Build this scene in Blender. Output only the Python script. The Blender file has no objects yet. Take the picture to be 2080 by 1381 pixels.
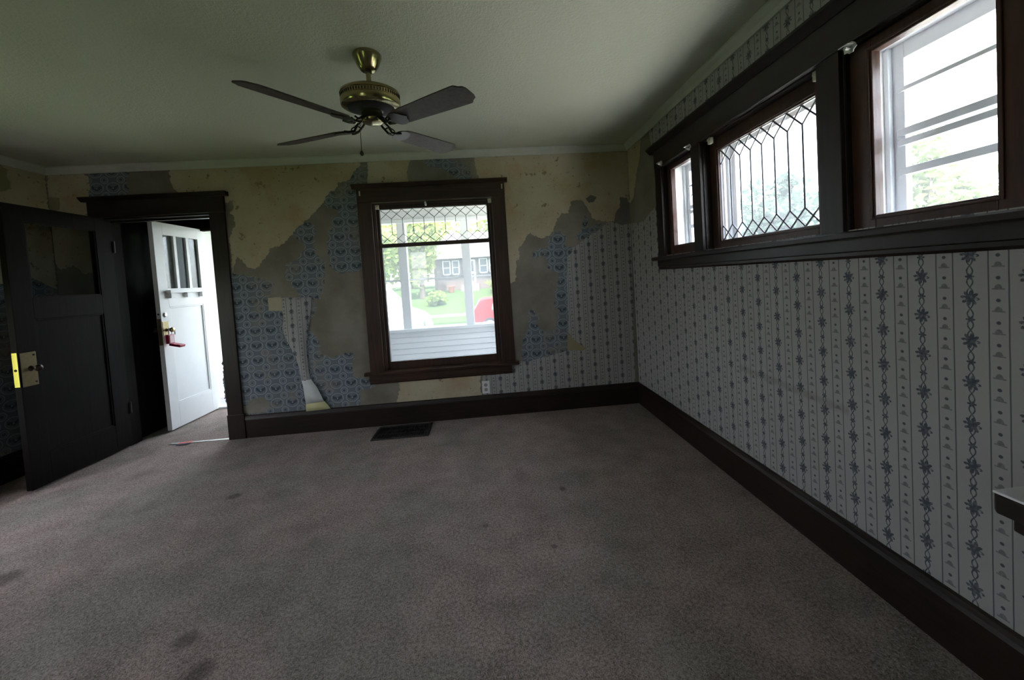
import bpy, bmesh, math, random
from mathutils import Vector, Matrix, noise
from mathutils.geometry import tessellate_polygon

random.seed(7)
scene = bpy.context.scene
COL = scene.collection

# ------------------------------------------------------------------ camera
W_PX, H_PX = 2080, 1381
F_PX, CX, CY = 770.4, 1041.0, 594.3          # focal length and principal point of the cropped wide-angle photo
YAW, PITCH, ROLL = 0.0696, -0.0383, -0.0643
CAM = Vector((-1.4345, -3.5898, 1.2975))


def camera_axes():
    fwd = Vector((math.sin(YAW) * math.cos(PITCH), math.cos(YAW) * math.cos(PITCH), math.sin(PITCH)))
    right = Vector((math.cos(YAW), -math.sin(YAW), 0))
    up = right.cross(fwd)
    r = right * math.cos(ROLL) + up * math.sin(ROLL)
    u = up * math.cos(ROLL) - right * math.sin(ROLL)
    return r, u, fwd


cam_data = bpy.data.cameras.new('camera')
cam = bpy.data.objects.new('camera', cam_data)
COL.objects.link(cam)
r_, u_, f_ = camera_axes()
cam.matrix_world = Matrix(((r_.x, u_.x, -f_.x, CAM.x), (r_.y, u_.y, -f_.y, CAM.y), (r_.z, u_.z, -f_.z, CAM.z), (0, 0, 0, 1)))
cam_data.sensor_fit = 'HORIZONTAL'
cam_data.sensor_width = 36.0
cam_data.lens = F_PX / W_PX * 36.0
cam_data.shift_x = (W_PX / 2 - CX) / W_PX
cam_data.shift_y = (CY - H_PX / 2) / W_PX
cam_data.clip_start = 0.05
cam_data.clip_end = 500
scene.camera = cam

# ------------------------------------------------------------------ sky, sun, exposure
world = bpy.data.worlds.new('sky')
scene.world = world
world.use_nodes = True
wn = world.node_tree.nodes
wn.clear()
w_out = wn.new('ShaderNodeOutputWorld')
w_bg = wn.new('ShaderNodeBackground')
w_sky = wn.new('ShaderNodeTexSky')
w_sky.sky_type = 'NISHITA'
w_sky.sun_disc = False
w_sky.sun_elevation = math.radians(62)
w_sky.sun_rotation = math.radians(180)
w_sky.dust_density = 3.5
w_sky.air_density = 1.0
w_bg.inputs['Strength'].default_value = 4.2
w_haze = wn.new('ShaderNodeMix')            # bright summer haze: the sky texture thinned out with white
w_haze.data_type = 'RGBA'
w_haze.inputs[0].default_value = 0.72
w_gain = wn.new('ShaderNodeVectorMath')
w_gain.operation = 'SCALE'
w_gain.inputs['Scale'].default_value = 0.30
world.node_tree.links.new(w_sky.outputs[0], w_gain.inputs[0])
world.node_tree.links.new(w_gain.outputs[0], w_haze.inputs[6])
w_haze.inputs[7].default_value = (0.97, 0.99, 1.0, 1)
world.node_tree.links.new(w_haze.outputs[2], w_bg.inputs['Color'])
world.node_tree.links.new(w_bg.outputs[0], w_out.inputs['Surface'])

sun_data = bpy.data.lights.new('sun', 'SUN')
sun_data.energy = 13.0
sun_data.color = (1.0, 0.96, 0.88)
sun_data.angle = math.radians(0.6)
sun = bpy.data.objects.new('sun', sun_data)
COL.objects.link(sun)
sun.rotation_euler = Vector((0.0, 0.42, -0.9)).to_track_quat('-Z', 'Y').to_euler()

scene.view_settings.view_transform = 'Standard'
scene.view_settings.look = 'None'
scene.view_settings.exposure = 1.97
scene.view_settings.gamma = 1.0
scene.view_settings.use_curve_mapping = False
scene.cycles.max_bounces = 8
scene.cycles.diffuse_bounces = 4
scene.cycles.glossy_bounces = 3
scene.cycles.transparent_max_bounces = 12
scene.cycles.caustics_reflective = False
scene.cycles.caustics_refractive = False


# ------------------------------------------------------------------ helpers: photo pixel -> point on a wall plane
def pixel_ray(px, py):
    return (r_ * ((px - CX) / F_PX) - u_ * ((py - CY) / F_PX) + f_)


def front_uv(px, py, y=0.0):      # x, z on the front wall
    d = pixel_ray(px, py)
    t = (y - CAM.y) / d.y
    return (CAM.x + d.x * t, CAM.z + d.z * t)


def right_uv(px, py, x=0.0):      # y, z on the right wall
    d = pixel_ray(px, py)
    t = (x - CAM.x) / d.x
    return (CAM.y + d.y * t, CAM.z + d.z * t)


# ------------------------------------------------------------------ helpers: node expressions
class Ex:
    def __init__(self, nt, sock):
        self.nt, self.s = nt, sock

    def _m(self, op, *args):
        n = self.nt.nodes.new('ShaderNodeMath')
        n.operation = op
        for i, a in enumerate((self,) + args):
            if isinstance(a, Ex):
                self.nt.links.new(a.s, n.inputs[i])
            else:
                n.inputs[i].default_value = a
        return Ex(self.nt, n.outputs[0])

    def __add__(self, o): return self._m('ADD', o)
    __radd__ = __add__
    def __sub__(self, o): return self._m('SUBTRACT', o)
    def __rsub__(self, o): return (self * -1.0) + o
    def __mul__(self, o): return self._m('MULTIPLY', o)
    __rmul__ = __mul__
    def __truediv__(self, o): return self._m('DIVIDE', o)
    def mod(self, o): return self._m('FLOORED_MODULO', o)
    def abs(self): return self._m('ABSOLUTE')
    def floor(self): return self._m('FLOOR')
    def sqrt(self): return self._m('SQRT')
    def sin(self): return self._m('SINE')
    def cos(self): return self._m('COSINE')
    def min(self, o): return self._m('MINIMUM', o)
    def max(self, o): return self._m('MAXIMUM', o)
    def atan2(self, o): return self._m('ARCTAN2', o)

    def soft(self, a, b):         # 0 below a, 1 above b (a > b inverts)
        n = self.nt.nodes.new('ShaderNodeMapRange')
        n.interpolation_type = 'SMOOTHSTEP'
        n.clamp = True
        lo, hi = (a, b) if a < b else (b, a)
        n.inputs['From Min'].default_value = lo
        n.inputs['From Max'].default_value = hi
        n.inputs['To Min'].default_value = 0.0 if a < b else 1.0
        n.inputs['To Max'].default_value = 1.0 if a < b else 0.0
        self.nt.links.new(self.s, n.inputs['Value'])
        return Ex(self.nt, n.outputs['Result'])


class Mat:
    def __init__(self, name, color=(.5, .5, .5), rough=.6, metal=0.0, spec=.5):
        self.m = bpy.data.materials.new(name)
        self.m.use_nodes = True
        self.nt = self.m.node_tree
        self.b = self.nt.nodes['Principled BSDF']
        self.b.inputs['Base Color'].default_value = (*color, 1)
        self.b.inputs['Roughness'].default_value = rough
        self.b.inputs['Metallic'].default_value = metal
        self.b.inputs['Specular IOR Level'].default_value = spec

    def link(self, a, b): self.nt.links.new(a, b)

    def pos(self, scale=(1, 1, 1), obj=False):
        if obj:
            t = self.nt.nodes.new('ShaderNodeTexCoord')
            s = t.outputs['Object']
        else:
            g = self.nt.nodes.new('ShaderNodeNewGeometry')
            s = g.outputs['Position']
        mp = self.nt.nodes.new('ShaderNodeMapping')
        mp.inputs['Scale'].default_value = scale
        self.link(s, mp.inputs['Vector'])
        return mp.outputs['Vector']

    def xyz(self, obj=False):
        s = self.nt.nodes.new('ShaderNodeSeparateXYZ')
        self.link(self.pos(obj=obj), s.inputs[0])
        return [Ex(self.nt, s.outputs[i]) for i in range(3)]

    def noise(self, scale, detail=4, rough=.55, stretch=(1, 1, 1), obj=False):
        n = self.nt.nodes.new('ShaderNodeTexNoise')
        n.inputs['Scale'].default_value = scale
        n.inputs['Detail'].default_value = detail
        n.inputs['Roughness'].default_value = rough
        self.link(self.pos(stretch, obj), n.inputs['Vector'])
        return Ex(self.nt, n.outputs['Fac'])

    def mix(self, fac, a, b):     # a, b: colour tuples or sockets
        n = self.nt.nodes.new('ShaderNodeMix')
        n.data_type = 'RGBA'
        if isinstance(fac, Ex):
            self.link(fac.s, n.inputs['Factor'])
        else:
            n.inputs['Factor'].default_value = fac
        for k, v in (('A', a), ('B', b)):
            sock = [i for i in n.inputs if i.name == k and i.type == 'RGBA'][0]
            if isinstance(v, tuple):
                sock.default_value = (*v, 1)
            else:
                self.link(v, sock)
        return [o for o in n.outputs if o.type == 'RGBA'][0]

    def color(self, sock): self.link(sock, self.b.inputs['Base Color'])

    def bump(self, h, strength=.3, dist=.01):
        n = self.nt.nodes.new('ShaderNodeBump')
        n.inputs['Strength'].default_value = strength
        n.inputs['Distance'].default_value = dist
        self.link(h.s, n.inputs['Height'])
        self.link(n.outputs['Normal'], self.b.inputs['Normal'])


# ------------------------------------------------------------------ materials
MATS = {}


def simple(name, color, rough=.6, metal=0.0, var=.12, scale=8.0, spec=.5):
    m = Mat(name, color, rough, metal, spec)
    dark = tuple(c * (1 - var) for c in color)
    lite = tuple(min(1, c * (1 + var)) for c in color)
    m.color(m.mix(m.noise(scale), dark, lite))
    MATS[name] = m.m
    return m


def wood(name, dark, lite, rough=.42, stretch=(1, 1, 1), spec=.38):
    m = Mat(name, dark, rough, spec=spec)
    g = m.noise(55, 3, .6, stretch, obj=False)
    big = m.noise(2.5, 2)
    f = (g * .7 + big * .5).soft(.35, .85)
    m.color(m.mix(f, dark, lite))
    m.bump(g, .12, .004)
    MATS[name] = m.m
    return m


wood('wood_upright', (.013, .0066, .0042), (.056, .0255, .0140), .42, (1, 1, .06))
wood('wood_level_x', (.013, .0066, .0042), (.056, .0255, .0140), .42, (.06, 1, 1))
wood('wood_level_y', (.013, .0066, .0042), (.056, .0255, .0140), .42, (1, .06, 1))
wood('dark_upright', (.007, .0045, .0036), (.024, .0125, .0085), .42, (1, 1, .06))
wood('dark_level_x', (.007, .0045, .0036), (.024, .0125, .0085), .42, (.06, 1, 1))
wood('dark_level_y', (.007, .0045, .0036), (.024, .0125, .0085), .42, (1, .06, 1))
wood('wood_sash', (.030, .012, .008), (.075, .030, .020), .4, (1, 1, .08))
wood('wood_door', (.0036, .0026, .0023), (.009, .0064, .0055), .65, (1, 1, .05), spec=.09)
wood('wood_blade', (.050, .036, .027), (.125, .092, .070), .55, (1, 1, 1), spec=.25)

# carpet: brown-mauve cut pile with traffic marks and stains
m = Mat('carpet', rough=.95, spec=.1)
fine = m.noise(210, 1, .7)
tuft = m.noise(80, 1, .6)
big = m.noise(1.3, 3, .6)
mid = m.noise(6, 3, .65)
f = (fine * .6 + tuft * .4 + mid * .25).soft(.40, .86)
c1 = m.mix(f, (.145, .112, .103), (.51, .402, .374))
c2 = m.mix(big.soft(.42, .62), c1, m.mix(f, (.125, .110, .098), (.41, .366, .330)))
px_, py_, pz_ = m.xyz()
stain = None
for (sx, sy, sr) in [(-2.66, -2.10, .055), (-2.51, -2.24, .06), (-3.85, -1.63, .09), (-1.05, -1.35, .03), (-1.52, -1.62, .022), (-3.15, -1.05, .05), (-1.19, -1.83, .02)]:
    d = (((px_ - sx) * (px_ - sx) + (py_ - sy) * (py_ - sy)).sqrt() + (mid - .5) * (.7 * sr)).soft(sr * 1.05, sr * .35)
    stain = d if stain is None else stain.max(d)
soil = m.noise(2.1, 3, .7).soft(.56, .72)
c3 = m.mix(stain * .5, c2, (.035, .028, .026))
c4 = m.mix(soil * .3, c3, (.12, .10, .09))
m.color(c4)
m.bump(fine * .5 + tuft * .6, .9, .012)
MATS['carpet'] = m.m

# textured ceiling paint
m = Mat('ceiling_paint', rough=.9, spec=.2)
n1 = m.noise(60, 2, .7)
n2 = m.noise(1.0, 3)
m.color(m.mix(n2, (.56, .565, .455), (.63, .635, .525)))
m.bump(n1, .55, .006)
MATS['ceiling_paint'] = m.m
simple('crown_paint', (.50, .51, .45), .55)


def paper(name, color, var=.1, bump=.15):
    m = Mat(name, color, .9, spec=.15)
    n = m.noise(3.5, 5, .65)
    f = m.noise(60, 4, .7)
    dark = tuple(c * (1 - var * 2) for c in color)
    lite = tuple(min(1, c * (1 + var)) for c in color)
    m.color(m.mix((n * .7 + f * .3).soft(.3, .7), dark, lite))
    m.bump(f, bump, .003)
    MATS[name] = m.m
    return m


# bare brown backing paper with faint weave and stains
m = Mat('backing_paper', rough=.92, spec=.12)
ux, uy, uz = m.xyz()
weave = ((ux + uy) * 900.0).sin() * (uz * 900.0).sin()
n = m.noise(2.6, 5, .6)
n2 = m.noise(40, 2, .7)
c = m.mix(n.soft(.3, .72), (.165, .146, .115), (.262, .246, .208))
c = m.mix((m.noise(5, 3).soft(.55, .7)) * .4, c, (.205, .200, .145))
c = m.mix((weave * .5 + .5) * .12, c, (.10, .085, .06))
m.color(c)
m.bump(weave * .25 + n2, .25, .003)
MATS['backing_paper'] = m.m

# cream skim coat with scuffs
m = Mat('cream_coat', rough=.88, spec=.15)
n = m.noise(1.8, 5, .65)
n2 = m.noise(26, 3, .75)
n3 = m.noise(9, 5, .7)
c = m.mix(n.soft(.3, .7), (.40, .335, .220), (.48, .425, .315))
c = m.mix(n2.soft(.62, .75) * .5, c, (.54, .50, .41))
c = m.mix(n3.soft(.615, .65) * .75, c, (.16, .105, .06))
c = m.mix(m.noise(3.1, 4, .6).soft(.50, .68) * .55, c, (.40, .27, .13))
c = m.mix(m.noise(38, 3, .6).soft(.635, .68) * .7, c, (.17, .12, .075))
m.color(c)
m.bump(n2 + n3 * .6, .3, .004)
MATS['cream_coat'] = m.m


def striped(name, axis):
    """white paper, ruled stripes; bow garlands in the wide bands, hats and hearts in the narrow ones"""
    m = Mat(name, rough=.85, spec=.2)
    X, Y, Z = m.xyz()
    u = (X if axis == 'x' else Y * -1.0) + (27.145 if axis == 'x' else 17.3508)
    P, NB, V, C, H0 = (.1325, .043, .129, .1035, -.010) if axis == 'x' else (.1255, .0445, .128, .065, -.001)
    col = (u / P).floor()
    uu = u.mod(P)
    wob = (m.noise(14, 2) - .5) * .0016
    line = ((uu + wob - .0016).abs()).min((uu + wob - NB).abs()).min((uu + wob - P - .0016).abs()).soft(.0026, .0008)
    # narrow band
    du = uu - NB / 2
    vh = (Z + H0 + 1.0).mod(V / 2) if axis == 'x' else (Z + H0).mod(V / 2)
    dome = ((du * du) / (.0085 ** 2) + ((vh - .028) * (vh - .028)) / (.0125 ** 2)).soft(1.15, .8) * vh.soft(.0255, .0275)
    brim = (du.abs()).soft(.0150, .0130) * ((vh - .0265).abs()).soft(.0026, .0014)
    hat = dome.max(brim) * (du + .03).soft(0, .001)
    heart = ((du * du + (vh - .058) * (vh - .058)).sqrt()).soft(.0060, .0040)
    # wide band garland
    dw = uu - (NB + (P - NB) / 2)
    vz = Z + (col.mod(2.0)) * (V / 2) + C
    s = (vz * (2 * math.pi / (V / 2))).sin() * .0068
    vine = ((dw - s).abs()).min((dw + s).abs()).soft(.0026, .0012)
    vb = vz.mod(V) - V / 2
    r = (dw * dw + vb * vb).sqrt()
    th = vb.atan2(dw)
    pet = (th * 4.0 + .6).cos().abs() * .012 + .011
    bow = (r - pet).soft(.0012, -.0012)
    eye = ((dw.abs() - .0135).abs() + (vb + .003).abs()).soft(.0035, .0055)
    bow = bow * (eye * .8 + .2)
    vs = (vz + V / 2).mod(V) - V / 2
    r2 = (dw * dw + vs * vs).sqrt()
    th2 = vs.atan2(dw)
    small = (r2 - ((th2 * 3.0).cos().abs() * .006 + .0055)).soft(.001, -.001)
    garland = vine.max(bow).max(small)
    n = m.noise(3, 4)
    c = m.mix(n, (.318, .307, .298), (.368, .358, .349))
    fadeN = m.noise(120, 3, .7).soft(.2, .6) * .5 + .5
    c = m.mix(line * .9, c, (.075, .083, .10))
    c = m.mix(hat * fadeN * .75, c, (.10, .105, .112))
    c = m.mix(heart * .9, c, (.055, .062, .085))
    c = m.mix(garland * fadeN * .95, c, (.048, .062, .082))
    # grime smear
    c = m.mix(m.noise(1.1, 4, .6).soft(.55, .75) * .22, c, (.28, .27, .25))
    if axis == 'y':               # long faint scuff dragged along the wall
        t = ((Y + 1.47) / -.74).max(0.0).min(1.0)
        dist = (Z - (.700 - t * .03)).abs() + (t - .5).abs().soft(.44, .5) * .2
        c = m.mix((dist + (m.noise(18, 2) - .5) * .03).soft(.030, .004) * .32, c, (.13, .12, .10))
    m.color(c)
    MATS[name] = m.m


striped('striped_paper_front', 'x')
striped('striped_paper_right', 'y')

# blue paper: oval medallions, small rings and a dotted ground
m = Mat('blue_paper', rough=.9, spec=.15)
X, Y, Z = m.xyz()
P = .1345
u = X + Y + 20.02
v = Z + 5.0 + .02
cu = u.mod(P) - P / 2
cv = v.mod(P) - P / 2
oval = ((cu * cu) / (.054 ** 2) + (cv * cv) / (.044 ** 2)).sqrt()
ring1 = ((oval - 1.0).abs()).soft(.085, .03)
in1 = oval.soft(.97, .93)
su = (u + P / 2).mod(P) - P / 2
sv = (v + P / 2).mod(P) - P / 2
sr = (su * su + sv * sv).sqrt()
ring2 = ((sr - .030).abs()).soft(.0042, .0018)
ring3 = ((sr - .017).abs()).soft(.004, .0015)
in2 = sr.soft(.029, .027)
dots = ((u * (2 * math.pi / .0112)).sin() * (v * (2 * math.pi / .0112)).sin()).abs().soft(.55, .8)
n = m.noise(45, 2, .7)
ground = m.mix(dots * .55, (.120, .138, .162), (.235, .258, .278))
fan = (cu.abs() * .55 - .012 - cv)
wing = (fan.abs()).soft(.020, .009) * in1 * (cu.abs()).soft(.046, .036)
fil = m.mix(n.soft(.4, .62) * .7, (.135, .160, .182), (.185, .208, .222))
fil = m.mix(wing * n.soft(.32, .5) * .92, fil, (.045, .060, .078))
seed = ((cu * cu + (cv + .004) * (cv + .004)).sqrt()).soft(.0065, .004)
fil = m.mix(seed, fil, (.36, .37, .36))
c = m.mix(in1, ground, fil)
sm = m.mix(sr.soft(.016, .006) * n.soft(.3, .55), (.135, .160, .182), (.07, .088, .105))
c = m.mix(in2, c, sm)
c = m.mix(ring1.max(ring2) * .85, c, (.31, .345, .36))
c = m.mix(ring3 * .35, c, (.33, .36, .38))
worn = m.noise(4.2, 5, .7).soft(.50, .66)
c = m.mix(worn * .65, c, (.235, .205, .160))
m.color(c)
m.bump(n, .12, .003)
MATS['blue_paper'] = m.m

simple('paper_back', (.58, .60, .58), .9)
simple('yellowed_paper', (.55, .53, .28), .9)
simple('tan_paper', (.40, .35, .25), .9)
simple('grey_paper', (.155, .145, .140), .9, var=.2, scale=20)
simple('khaki_paper', (.26, .24, .14), .9)
simple('white_paint', (.84, .85, .85), .45, var=.04)
simple('exterior_white', (.75, .775, .80), .55, var=.04)
simple('storm_metal', (.78, .83, .88), .4, var=.04)
simple('porch_ceiling_paint', (.62, .62, .60), .6)
simple('porch_floor_paint', (.33, .33, .34), .7, var=.2, scale=20)
simple('lead_came', (.16, .16, .18), .5, .6)
simple('bracket_metal', (.62, .62, .60), .35, .7)
simple('bracket_ivory', (.50, .48, .38), .5)
simple('outlet_plastic', (.72, .72, .74), .35)
simple('outlet_socket', (.30, .29, .26), .4)
simple('dark_slot', (.008, .008, .008), .7)
simple('black_iron', (.030, .027, .026), .45, .3)
simple('brass_bright', (.88, .72, .18), .28, 1.0, var=.05)
simple('brass_dull', (.22, .18, .10), .42, .9, var=.25, scale=60)
simple('brass_antique', (.36, .305, .16), .22, 1.0, var=.15, scale=30)
simple('bronze_dark', (.055, .045, .035), .3, .9)
simple('steel', (.55, .55, .55), .3, 1.0)
simple('lockbox_red', (.42, .012, .05), .35)
simple('lockbox_pale', (.68, .50, .54), .4)
simple('tape_red', (.75, .16, .12), .6)
simple('tape_navy', (.02, .03, .10), .6)
simple('threshold_metal', (.50, .49, .46), .4, .8)
simple('glare_top', (.82, .82, .86), .38, var=.06)
simple('asphalt', (.13, .122, .122), .9, var=.15)
simple('concrete', (.20, .19, .18), .9, var=.12)
simple('shingle', (.11, .10, .10), .9, var=.2, scale=15)
simple('house_siding', (.16, .14, .13), .8, var=.08)
simple('brick_pale', (.16, .11, .095), .9, var=.25, scale=20)
simple('bark', (.14, .11, .085), .9, var=.3, scale=20)
simple('van_white', (.80, .81, .82), .25, var=.02)
simple('car_red', (.30, .008, .012), .25, var=.05)
simple('car_glass', (.22, .30, .32), .1, var=.2, scale=1)
simple('rubber', (.02, .02, .02), .8)
simple('light_red', (.5, .02, .02), .3)
simple('chrome', (.7, .7, .7), .15, 1.0)
simple('house_glass', (.10, .12, .14), .15)
simple('terracotta', (.3, .12, .07), .8)
simple('bounce_concrete', (.55, .54, .50), .9, var=.08)
simple('roof_felt', (.10, .10, .10), .9)
simple('plaster_plain', (.42, .40, .33), .9)

m = Mat('grass', rough=.95, spec=.1)
m.color(m.mix(m.noise(.9, 6, .7), (.035, .075, .018), (.085, .12, .04)))
MATS['grass'] = m.m


def leaf_mat(name, a, b):
    m = Mat(name, a, .7, spec=.25)
    m.color(m.mix(m.noise(1.5, 4, .7), a, b))
    t = m.nt.nodes.new('ShaderNodeBsdfTranslucent')
    t.inputs['Color'].default_value = (*b, 1)
    mx = m.nt.nodes.new('ShaderNodeMixShader')
    mx.inputs[0].default_value = .45
    out = m.nt.nodes['Material Output']
    m.link(m.b.outputs[0], mx.inputs[1])
    m.link(t.outputs[0], mx.inputs[2])
    m.link(mx.outputs[0], out.inputs['Surface'])
    MATS[name] = m.m


leaf_mat('leaf_green', (.11, .20, .04), (.33, .42, .11))
leaf_mat('leaf_blue', (.026, .058, .045), (.060, .10, .07))
leaf_mat('leaf_side', (.045, .085, .02), (.13, .18, .05))
leaf_mat('leaf_yellow', (.18, .26, .05), (.40, .46, .13))


def glass(name, tint=(1, 1, 1), haze=.04, gloss=1.0):
    m = bpy.data.materials.new(name)
    m.use_nodes = True
    nt = m.node_tree
    nt.nodes.clear()
    out = nt.nodes.new('ShaderNodeOutputMaterial')
    tr = nt.nodes.new('ShaderNodeBsdfTransparent')
    tr.inputs[0].default_value = (*tint, 1)
    gl = nt.nodes.new('ShaderNodeBsdfGlossy')
    gl.inputs['Roughness'].default_value = .03
    df = nt.nodes.new('ShaderNodeBsdfTranslucent')
    df.inputs[0].default_value = (.85, .88, .92, 1)
    fr = nt.nodes.new('ShaderNodeLayerWeight')       # Schlick reflectance, the same from both sides of a thin pane
    fr.inputs['Blend'].default_value = .5
    p5 = nt.nodes.new('ShaderNodeMath')
    p5.operation = 'POWER'
    p5.inputs[1].default_value = 5.0
    nt.links.new(fr.outputs['Facing'], p5.inputs[0])
    mu = nt.nodes.new('ShaderNodeMath')
    mu.operation = 'MULTIPLY_ADD'
    mu.inputs[1].default_value = .9 * gloss
    mu.inputs[2].default_value = .035 * gloss
    nt.links.new(p5.outputs[0], mu.inputs[0])
    a = nt.nodes.new('ShaderNodeMixShader')
    a.inputs[0].default_value = haze
    nt.links.new(tr.outputs[0], a.inputs[1])
    nt.links.new(df.outputs[0], a.inputs[2])
    b = nt.nodes.new('ShaderNodeMixShader')
    nt.links.new(mu.outputs[0], b.inputs[0])
    nt.links.new(a.outputs[0], b.inputs[1])
    nt.links.new(gl.outputs[0], b.inputs[2])
    nt.links.new(b.outputs[0], out.inputs['Surface'])
    MATS[name] = m


glass('glass_clear', haze=.0)
glass('glass_storm', (.97, .985, 1.0), haze=.03, gloss=.6)
glass('glass_dusty', (.60, .615, .63), haze=.075, gloss=.6)
glass('glass_leaded', (.66, .68, .69), haze=.02, gloss=.6)
glass('glass_screened', (.86, .88, .89), haze=.05, gloss=.5)
glass('glass_smoky', (.72, .76, .76), haze=.0)


# ------------------------------------------------------------------ helpers: meshes and objects
class MB:
    def __init__(self):
        self.v, self.f = [], []

    def box(self, x0, x1, y0, y1, z0, z1):
        if x0 > x1: x0, x1 = x1, x0
        if y0 > y1: y0, y1 = y1, y0
        if z0 > z1: z0, z1 = z1, z0
        i = len(self.v)
        self.v += [(x0, y0, z0), (x1, y0, z0), (x1, y1, z0), (x0, y1, z0), (x0, y0, z1), (x1, y0, z1), (x1, y1, z1), (x0, y1, z1)]
        self.f += [tuple(i + k for k in q) for q in ((0, 3, 2, 1), (4, 5, 6, 7), (0, 1, 5, 4), (1, 2, 6, 5), (2, 3, 7, 6), (3, 0, 4, 7))]
        return self

    def poly_prism(self, pts3, off):
        """planar outline pts3 (list of Vector) extruded by vector off"""
        n = len(pts3)
        i = len(self.v)
        off = Vector(off)
        self.v += [tuple(p) for p in pts3] + [tuple(Vector(p) + off) for p in pts3]
        tris = tessellate_polygon([[Vector(p) for p in pts3]])
        for t in tris:
            self.f.append((i + t[0], i + t[1], i + t[2]))
            self.f.append((i + n + t[2], i + n + t[1], i + n + t[0]))
        for k in range(n):
            a, b = i + k, i + (k + 1) % n
            self.f.append((a, b, b + n, a + n))
        return self

    def tube(self, path, r, seg=8, closed=False, caps=True):
        path = [Vector(p) for p in path]
        n = len(path)
        rs = r if isinstance(r, (list, tuple)) else [r] * n
        i0 = len(self.v)
        nrm = None
        for k, p in enumerate(path):
            a = path[k - 1] if (k > 0 or closed) else p
            b = path[(k + 1) % n] if (k < n - 1 or closed) else p
            t = (b - a).normalized()
            if nrm is None:
                h = Vector((0, 0, 1)) if abs(t.z) < .9 else Vector((1, 0, 0))
                nrm = t.cross(h).normalized()
            else:
                nrm = (nrm - t * nrm.dot(t)).normalized()
            bi = t.cross(nrm)
            for s in range(seg):
                an = 2 * math.pi * s / seg
                self.v.append(tuple(p + (nrm * math.cos(an) + bi * math.sin(an)) * rs[k]))
        for k in range(n - (0 if closed else 1)):
            for s in range(seg):
                a = i0 + k * seg + s
                b = i0 + k * seg + (s + 1) % seg
                c = i0 + ((k + 1) % n) * seg + (s + 1) % seg
                d = i0 + ((k + 1) % n) * seg + s
                self.f.append((a, b, c, d))
        if caps and not closed:
            self.f.append(tuple(i0 + s for s in range(seg))[::-1])
            self.f.append(tuple(i0 + (n - 1) * seg + s for s in range(seg)))
        return self

    def lathe(self, prof, c=(0, 0, 0), axis='z', seg=40):
        """prof: (radius, height) pairs"""
        i0 = len(self.v)
        for (r, h) in prof:
            for s in range(seg):
                a = 2 * math.pi * s / seg
                if axis == 'z':
                    self.v.append((c[0] + r * math.cos(a), c[1] + r * math.sin(a), c[2] + h))
                elif axis == 'x':
                    self.v.append((c[0] + h, c[1] + r * math.cos(a), c[2] + r * math.sin(a)))
                else:
                    self.v.append((c[0] + r * math.cos(a), c[1] + h, c[2] + r * math.sin(a)))
        for k in range(len(prof) - 1):
            for s in range(seg):
                a = i0 + k * seg + s
                b = i0 + k * seg + (s + 1) % seg
                self.f.append((a, b, b + seg, a + seg))
        self.f.append(tuple(i0 + s for s in range(seg)))
        self.f.append(tuple(i0 + (len(prof) - 1) * seg + s for s in range(seg)))
        return self

    def xform(self, M, start=0):
        self.v[start:] = [tuple(M @ Vector(p)) for p in self.v[start:]]
        return self

    def build(self, name, mat, parent=None, smooth=False, bevel=0.0, seg=2):
        me = bpy.data.meshes.new(name)
        me.from_pydata(self.v, [], self.f)
        bm = bmesh.new()
        bm.from_mesh(me)
        bmesh.ops.recalc_face_normals(bm, faces=bm.faces)
        bm.to_mesh(me)
        bm.free()
        me.materials.append(MATS[mat])
        if smooth:
            for p in me.polygons:
                p.use_smooth = True
            try:
                me.set_sharp_from_angle(angle=math.radians(40))
            except Exception:
                pass
        o = bpy.data.objects.new(name, me)
        COL.objects.link(o)
        if parent is not None:
            o.parent = parent
            o.matrix_parent_inverse = parent.matrix_basis.inverted()
        if bevel:
            b = o.modifiers.new('edge', 'BEVEL')
            b.width = bevel
            b.segments = seg
            b.limit_method = 'ANGLE'
            b.angle_limit = math.radians(40)
        return o


def box(name, dims, mat, parent=None, bevel=0.0):
    return MB().box(*dims).build(name, mat, parent, bevel=bevel)


def tag(o, label, cat, group=None, kind=None):
    o['label'] = label
    o['category'] = cat
    if group: o['group'] = group
    if kind: o['kind'] = kind
    return o


def empty(name, loc, label, cat, group=None, kind=None):
    o = bpy.data.objects.new(name, None)
    COL.objects.link(o)
    o.location = loc
    o.empty_display_size = .1
    return tag(o, label, cat, group, kind)


def ragged(pts, seed, amp=.004, step=.008):
    """torn outline: edges broken into short steps and jittered"""
    out = []
    n = len(pts)
    for k in range(n):
        a = Vector((*pts[k], 0))
        b = Vector((*pts[(k + 1) % n], 0))
        d = b - a
        L = d.length
        m = max(1, min(90, int(L / step)))
        nn = Vector((-d.y, d.x, 0)) / (L + 1e-9)
        for j in range(m):
            t = j / m
            p = a + d * t
            w = noise.noise(Vector((p.x * 38 + seed * 3.1, p.y * 38, seed))) * amp * 2.2 + noise.noise(Vector((p.x * 150, p.y * 150 + seed, seed))) * amp * 1.3
            if j == 0: w *= .3
            q = p + nn * w
            out.append((q.x, q.y))
    return out


# ------------------------------------------------------------------ room dimensions
ZC = 2.5                 # ceiling
XL, XR = -5.15, 0.0      # left and right wall faces
YF, YB = 0.0, -5.4       # front and back wall faces
WT = .16                 # wall thickness
ZG = -.85                # yard level outside


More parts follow.
